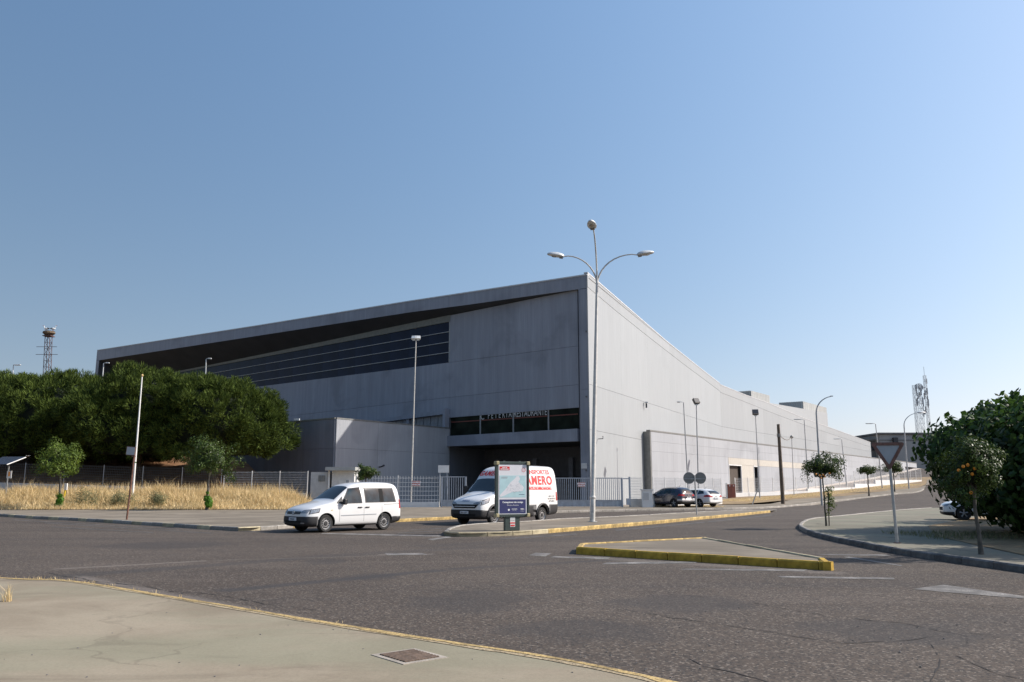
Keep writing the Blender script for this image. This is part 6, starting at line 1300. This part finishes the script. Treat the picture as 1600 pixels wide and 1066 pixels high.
citrus('lone clipped tree on the far pavement left of the give way sign', 1358, 775.5, 1355, 735, 12.5, 8.5, 40, 70, .16, tr=.09)
citrus('clipped tree on the far pavement seen behind the give way sign', 1398, 768.5, 1396, 731, 17, 12, 40, 70, .18, tr=.09)
tl1 = citrus('left orange tree at the edge of the dry grass with green shoots at its foot', 92, 796, 95, 721, 32, 27, 75, 100, .15, leaf='citrus_leaf_young', tr=.10)
tl2 = citrus('right orange tree at the edge of the dry grass in front of the pines', 323, 797, 328, 719, 37, 27, 75, 100, .15, tr=.10)
for t_, h_ in ((tl1, 1.35), (tl2, 1.25)):
    P, Nn, _ = clump_cloud((.1, -.1, h_*.45), (.27, .27, h_*.5), 30, 60, .16, -.95, (.2, 1)); V, F = leaves(P, Nn, .13); mk('foot_shoots', raw_mesh('foot_shoots', V, F, 'weed_leaf'), t_)['kind'] = 'stuff'
citrus('round topped orange tree peeping over the small white van roof', 572, 794, 571, 739, 18, 11, 45, 80, .14, y=63, tr=.08)
# the broad leaved trees on the right
GB = 'broad leaved trees on the corner'
def broad(label, c, r, m, per, base, seed, low=-.8, cr=.75):
    random.seed(seed); return tree(label, (base[0], base[1], PV), (base[0]+.2, base[1], max(1.2, c[2]-r[2]*.4)), c, r, m, per, cr, 'broad_leaf', .27, 'broad_leaf', .16, GB, name='broad_leaved_tree', limbs=9, low=low, kind='fold', aspect=.72, droop=.55, core=.70, shell=(.70, 1.02), lump=.13, bark='bark')
broad('broad leaved tree overhanging the shaded car at the thicket edge', (18.0, 28.9, 2.5), (2.9, 2.6, 1.95), 330, 50, (18.6, 30.2), 4, -.95)
broad('tall broad leaved tree behind the shaded orange tree', (21.6, 30.0, 2.8), (3.6, 3.4, 1.95), 330, 50, (22, 31), 5)
broad('bushy broad leaved tree reaching the ground at the picture edge', (17.0, 24.8, 2.1), (2.5, 2.8, 1.9), 300, 50, (17.6, 25), 6, -.95)
broad('broad leaved tree out at the right shading the pavement', (20.3, 19.5, 3.1), (3.0, 2.9, 2.2), 220, 45, (21.5, 19), 8, -.9)
broad('smaller broad leaved tree nearest the kerb out at the right', (16.9, 19.6, 3.0), (2.0, 2.2, 1.7), 170, 45, (17, 19.6), 12, -.9)
broad('broad leaved tree farther back along the side street', (26.5, 36, 3.6), (3.8, 3.4, 2.4), 180, 50, (26.5, 36), 9)
# leaf litter and weeds in the shade
P = []
for i in range(1500): q = gp(1455, 835, PV)+Vector((random.uniform(-1.4, 5), random.uniform(-3.2, .8))); P.append((q.x, q.y, PV+.01))
blades('shade_grass', np.array(P), .12, .010, 'grey_weed', 'thin dry weeds on the planted strip under the broad leaved trees', .6)
# weeds growing from joints and the forecourt edge
P = []
for i in range(130): q = lotline[min(len(lotline)-2, int(random.gauss(9, 5)) % (len(lotline)-1))]; r2 = lotline[0]; P.append((q.x+random.uniform(-.12, .12), q.y+random.uniform(-.05, .05), .04))
blades('edge_weeds', np.array(P), .05, .004, 'dry_grass', 'sparse dry weeds in the joint along the forecourt edge', .5)
q = gp(12, 940, .035); P = [(q.x+random.gauss(0, .03), q.y+random.gauss(0, .03), .035) for i in range(40)]; blades('dry_tuft', np.array(P), .22, .004, 'dry_grass', 'single dry grass tuft standing on the forecourt concrete', .25)
# small stones and grit on the roadside and the forecourt
random.seed(31); sm = MB()
for i in range(330):
    if i < 200: p = lotline[random.randrange(len(lotline)-1)]+Vector((random.gauss(.1, .35), random.gauss(.15, .35))); z = .01
    elif i < 240: p = gp(random.uniform(0, 1100), random.uniform(930, 1060), .035); z = .035
    else: p = gp(random.uniform(900, 1600), random.uniform(900, 1050)); z = .004
    s = random.uniform(.003, .009); sm.box((p.x, p.y, z+s*.4), (s*2, s*1.4, s), random.uniform(0, 3))
tag(sm.build('grit', 'kerb_dark'), 'scattered small stones on the road edge and forecourt', 'gravel', None, 'stuff')
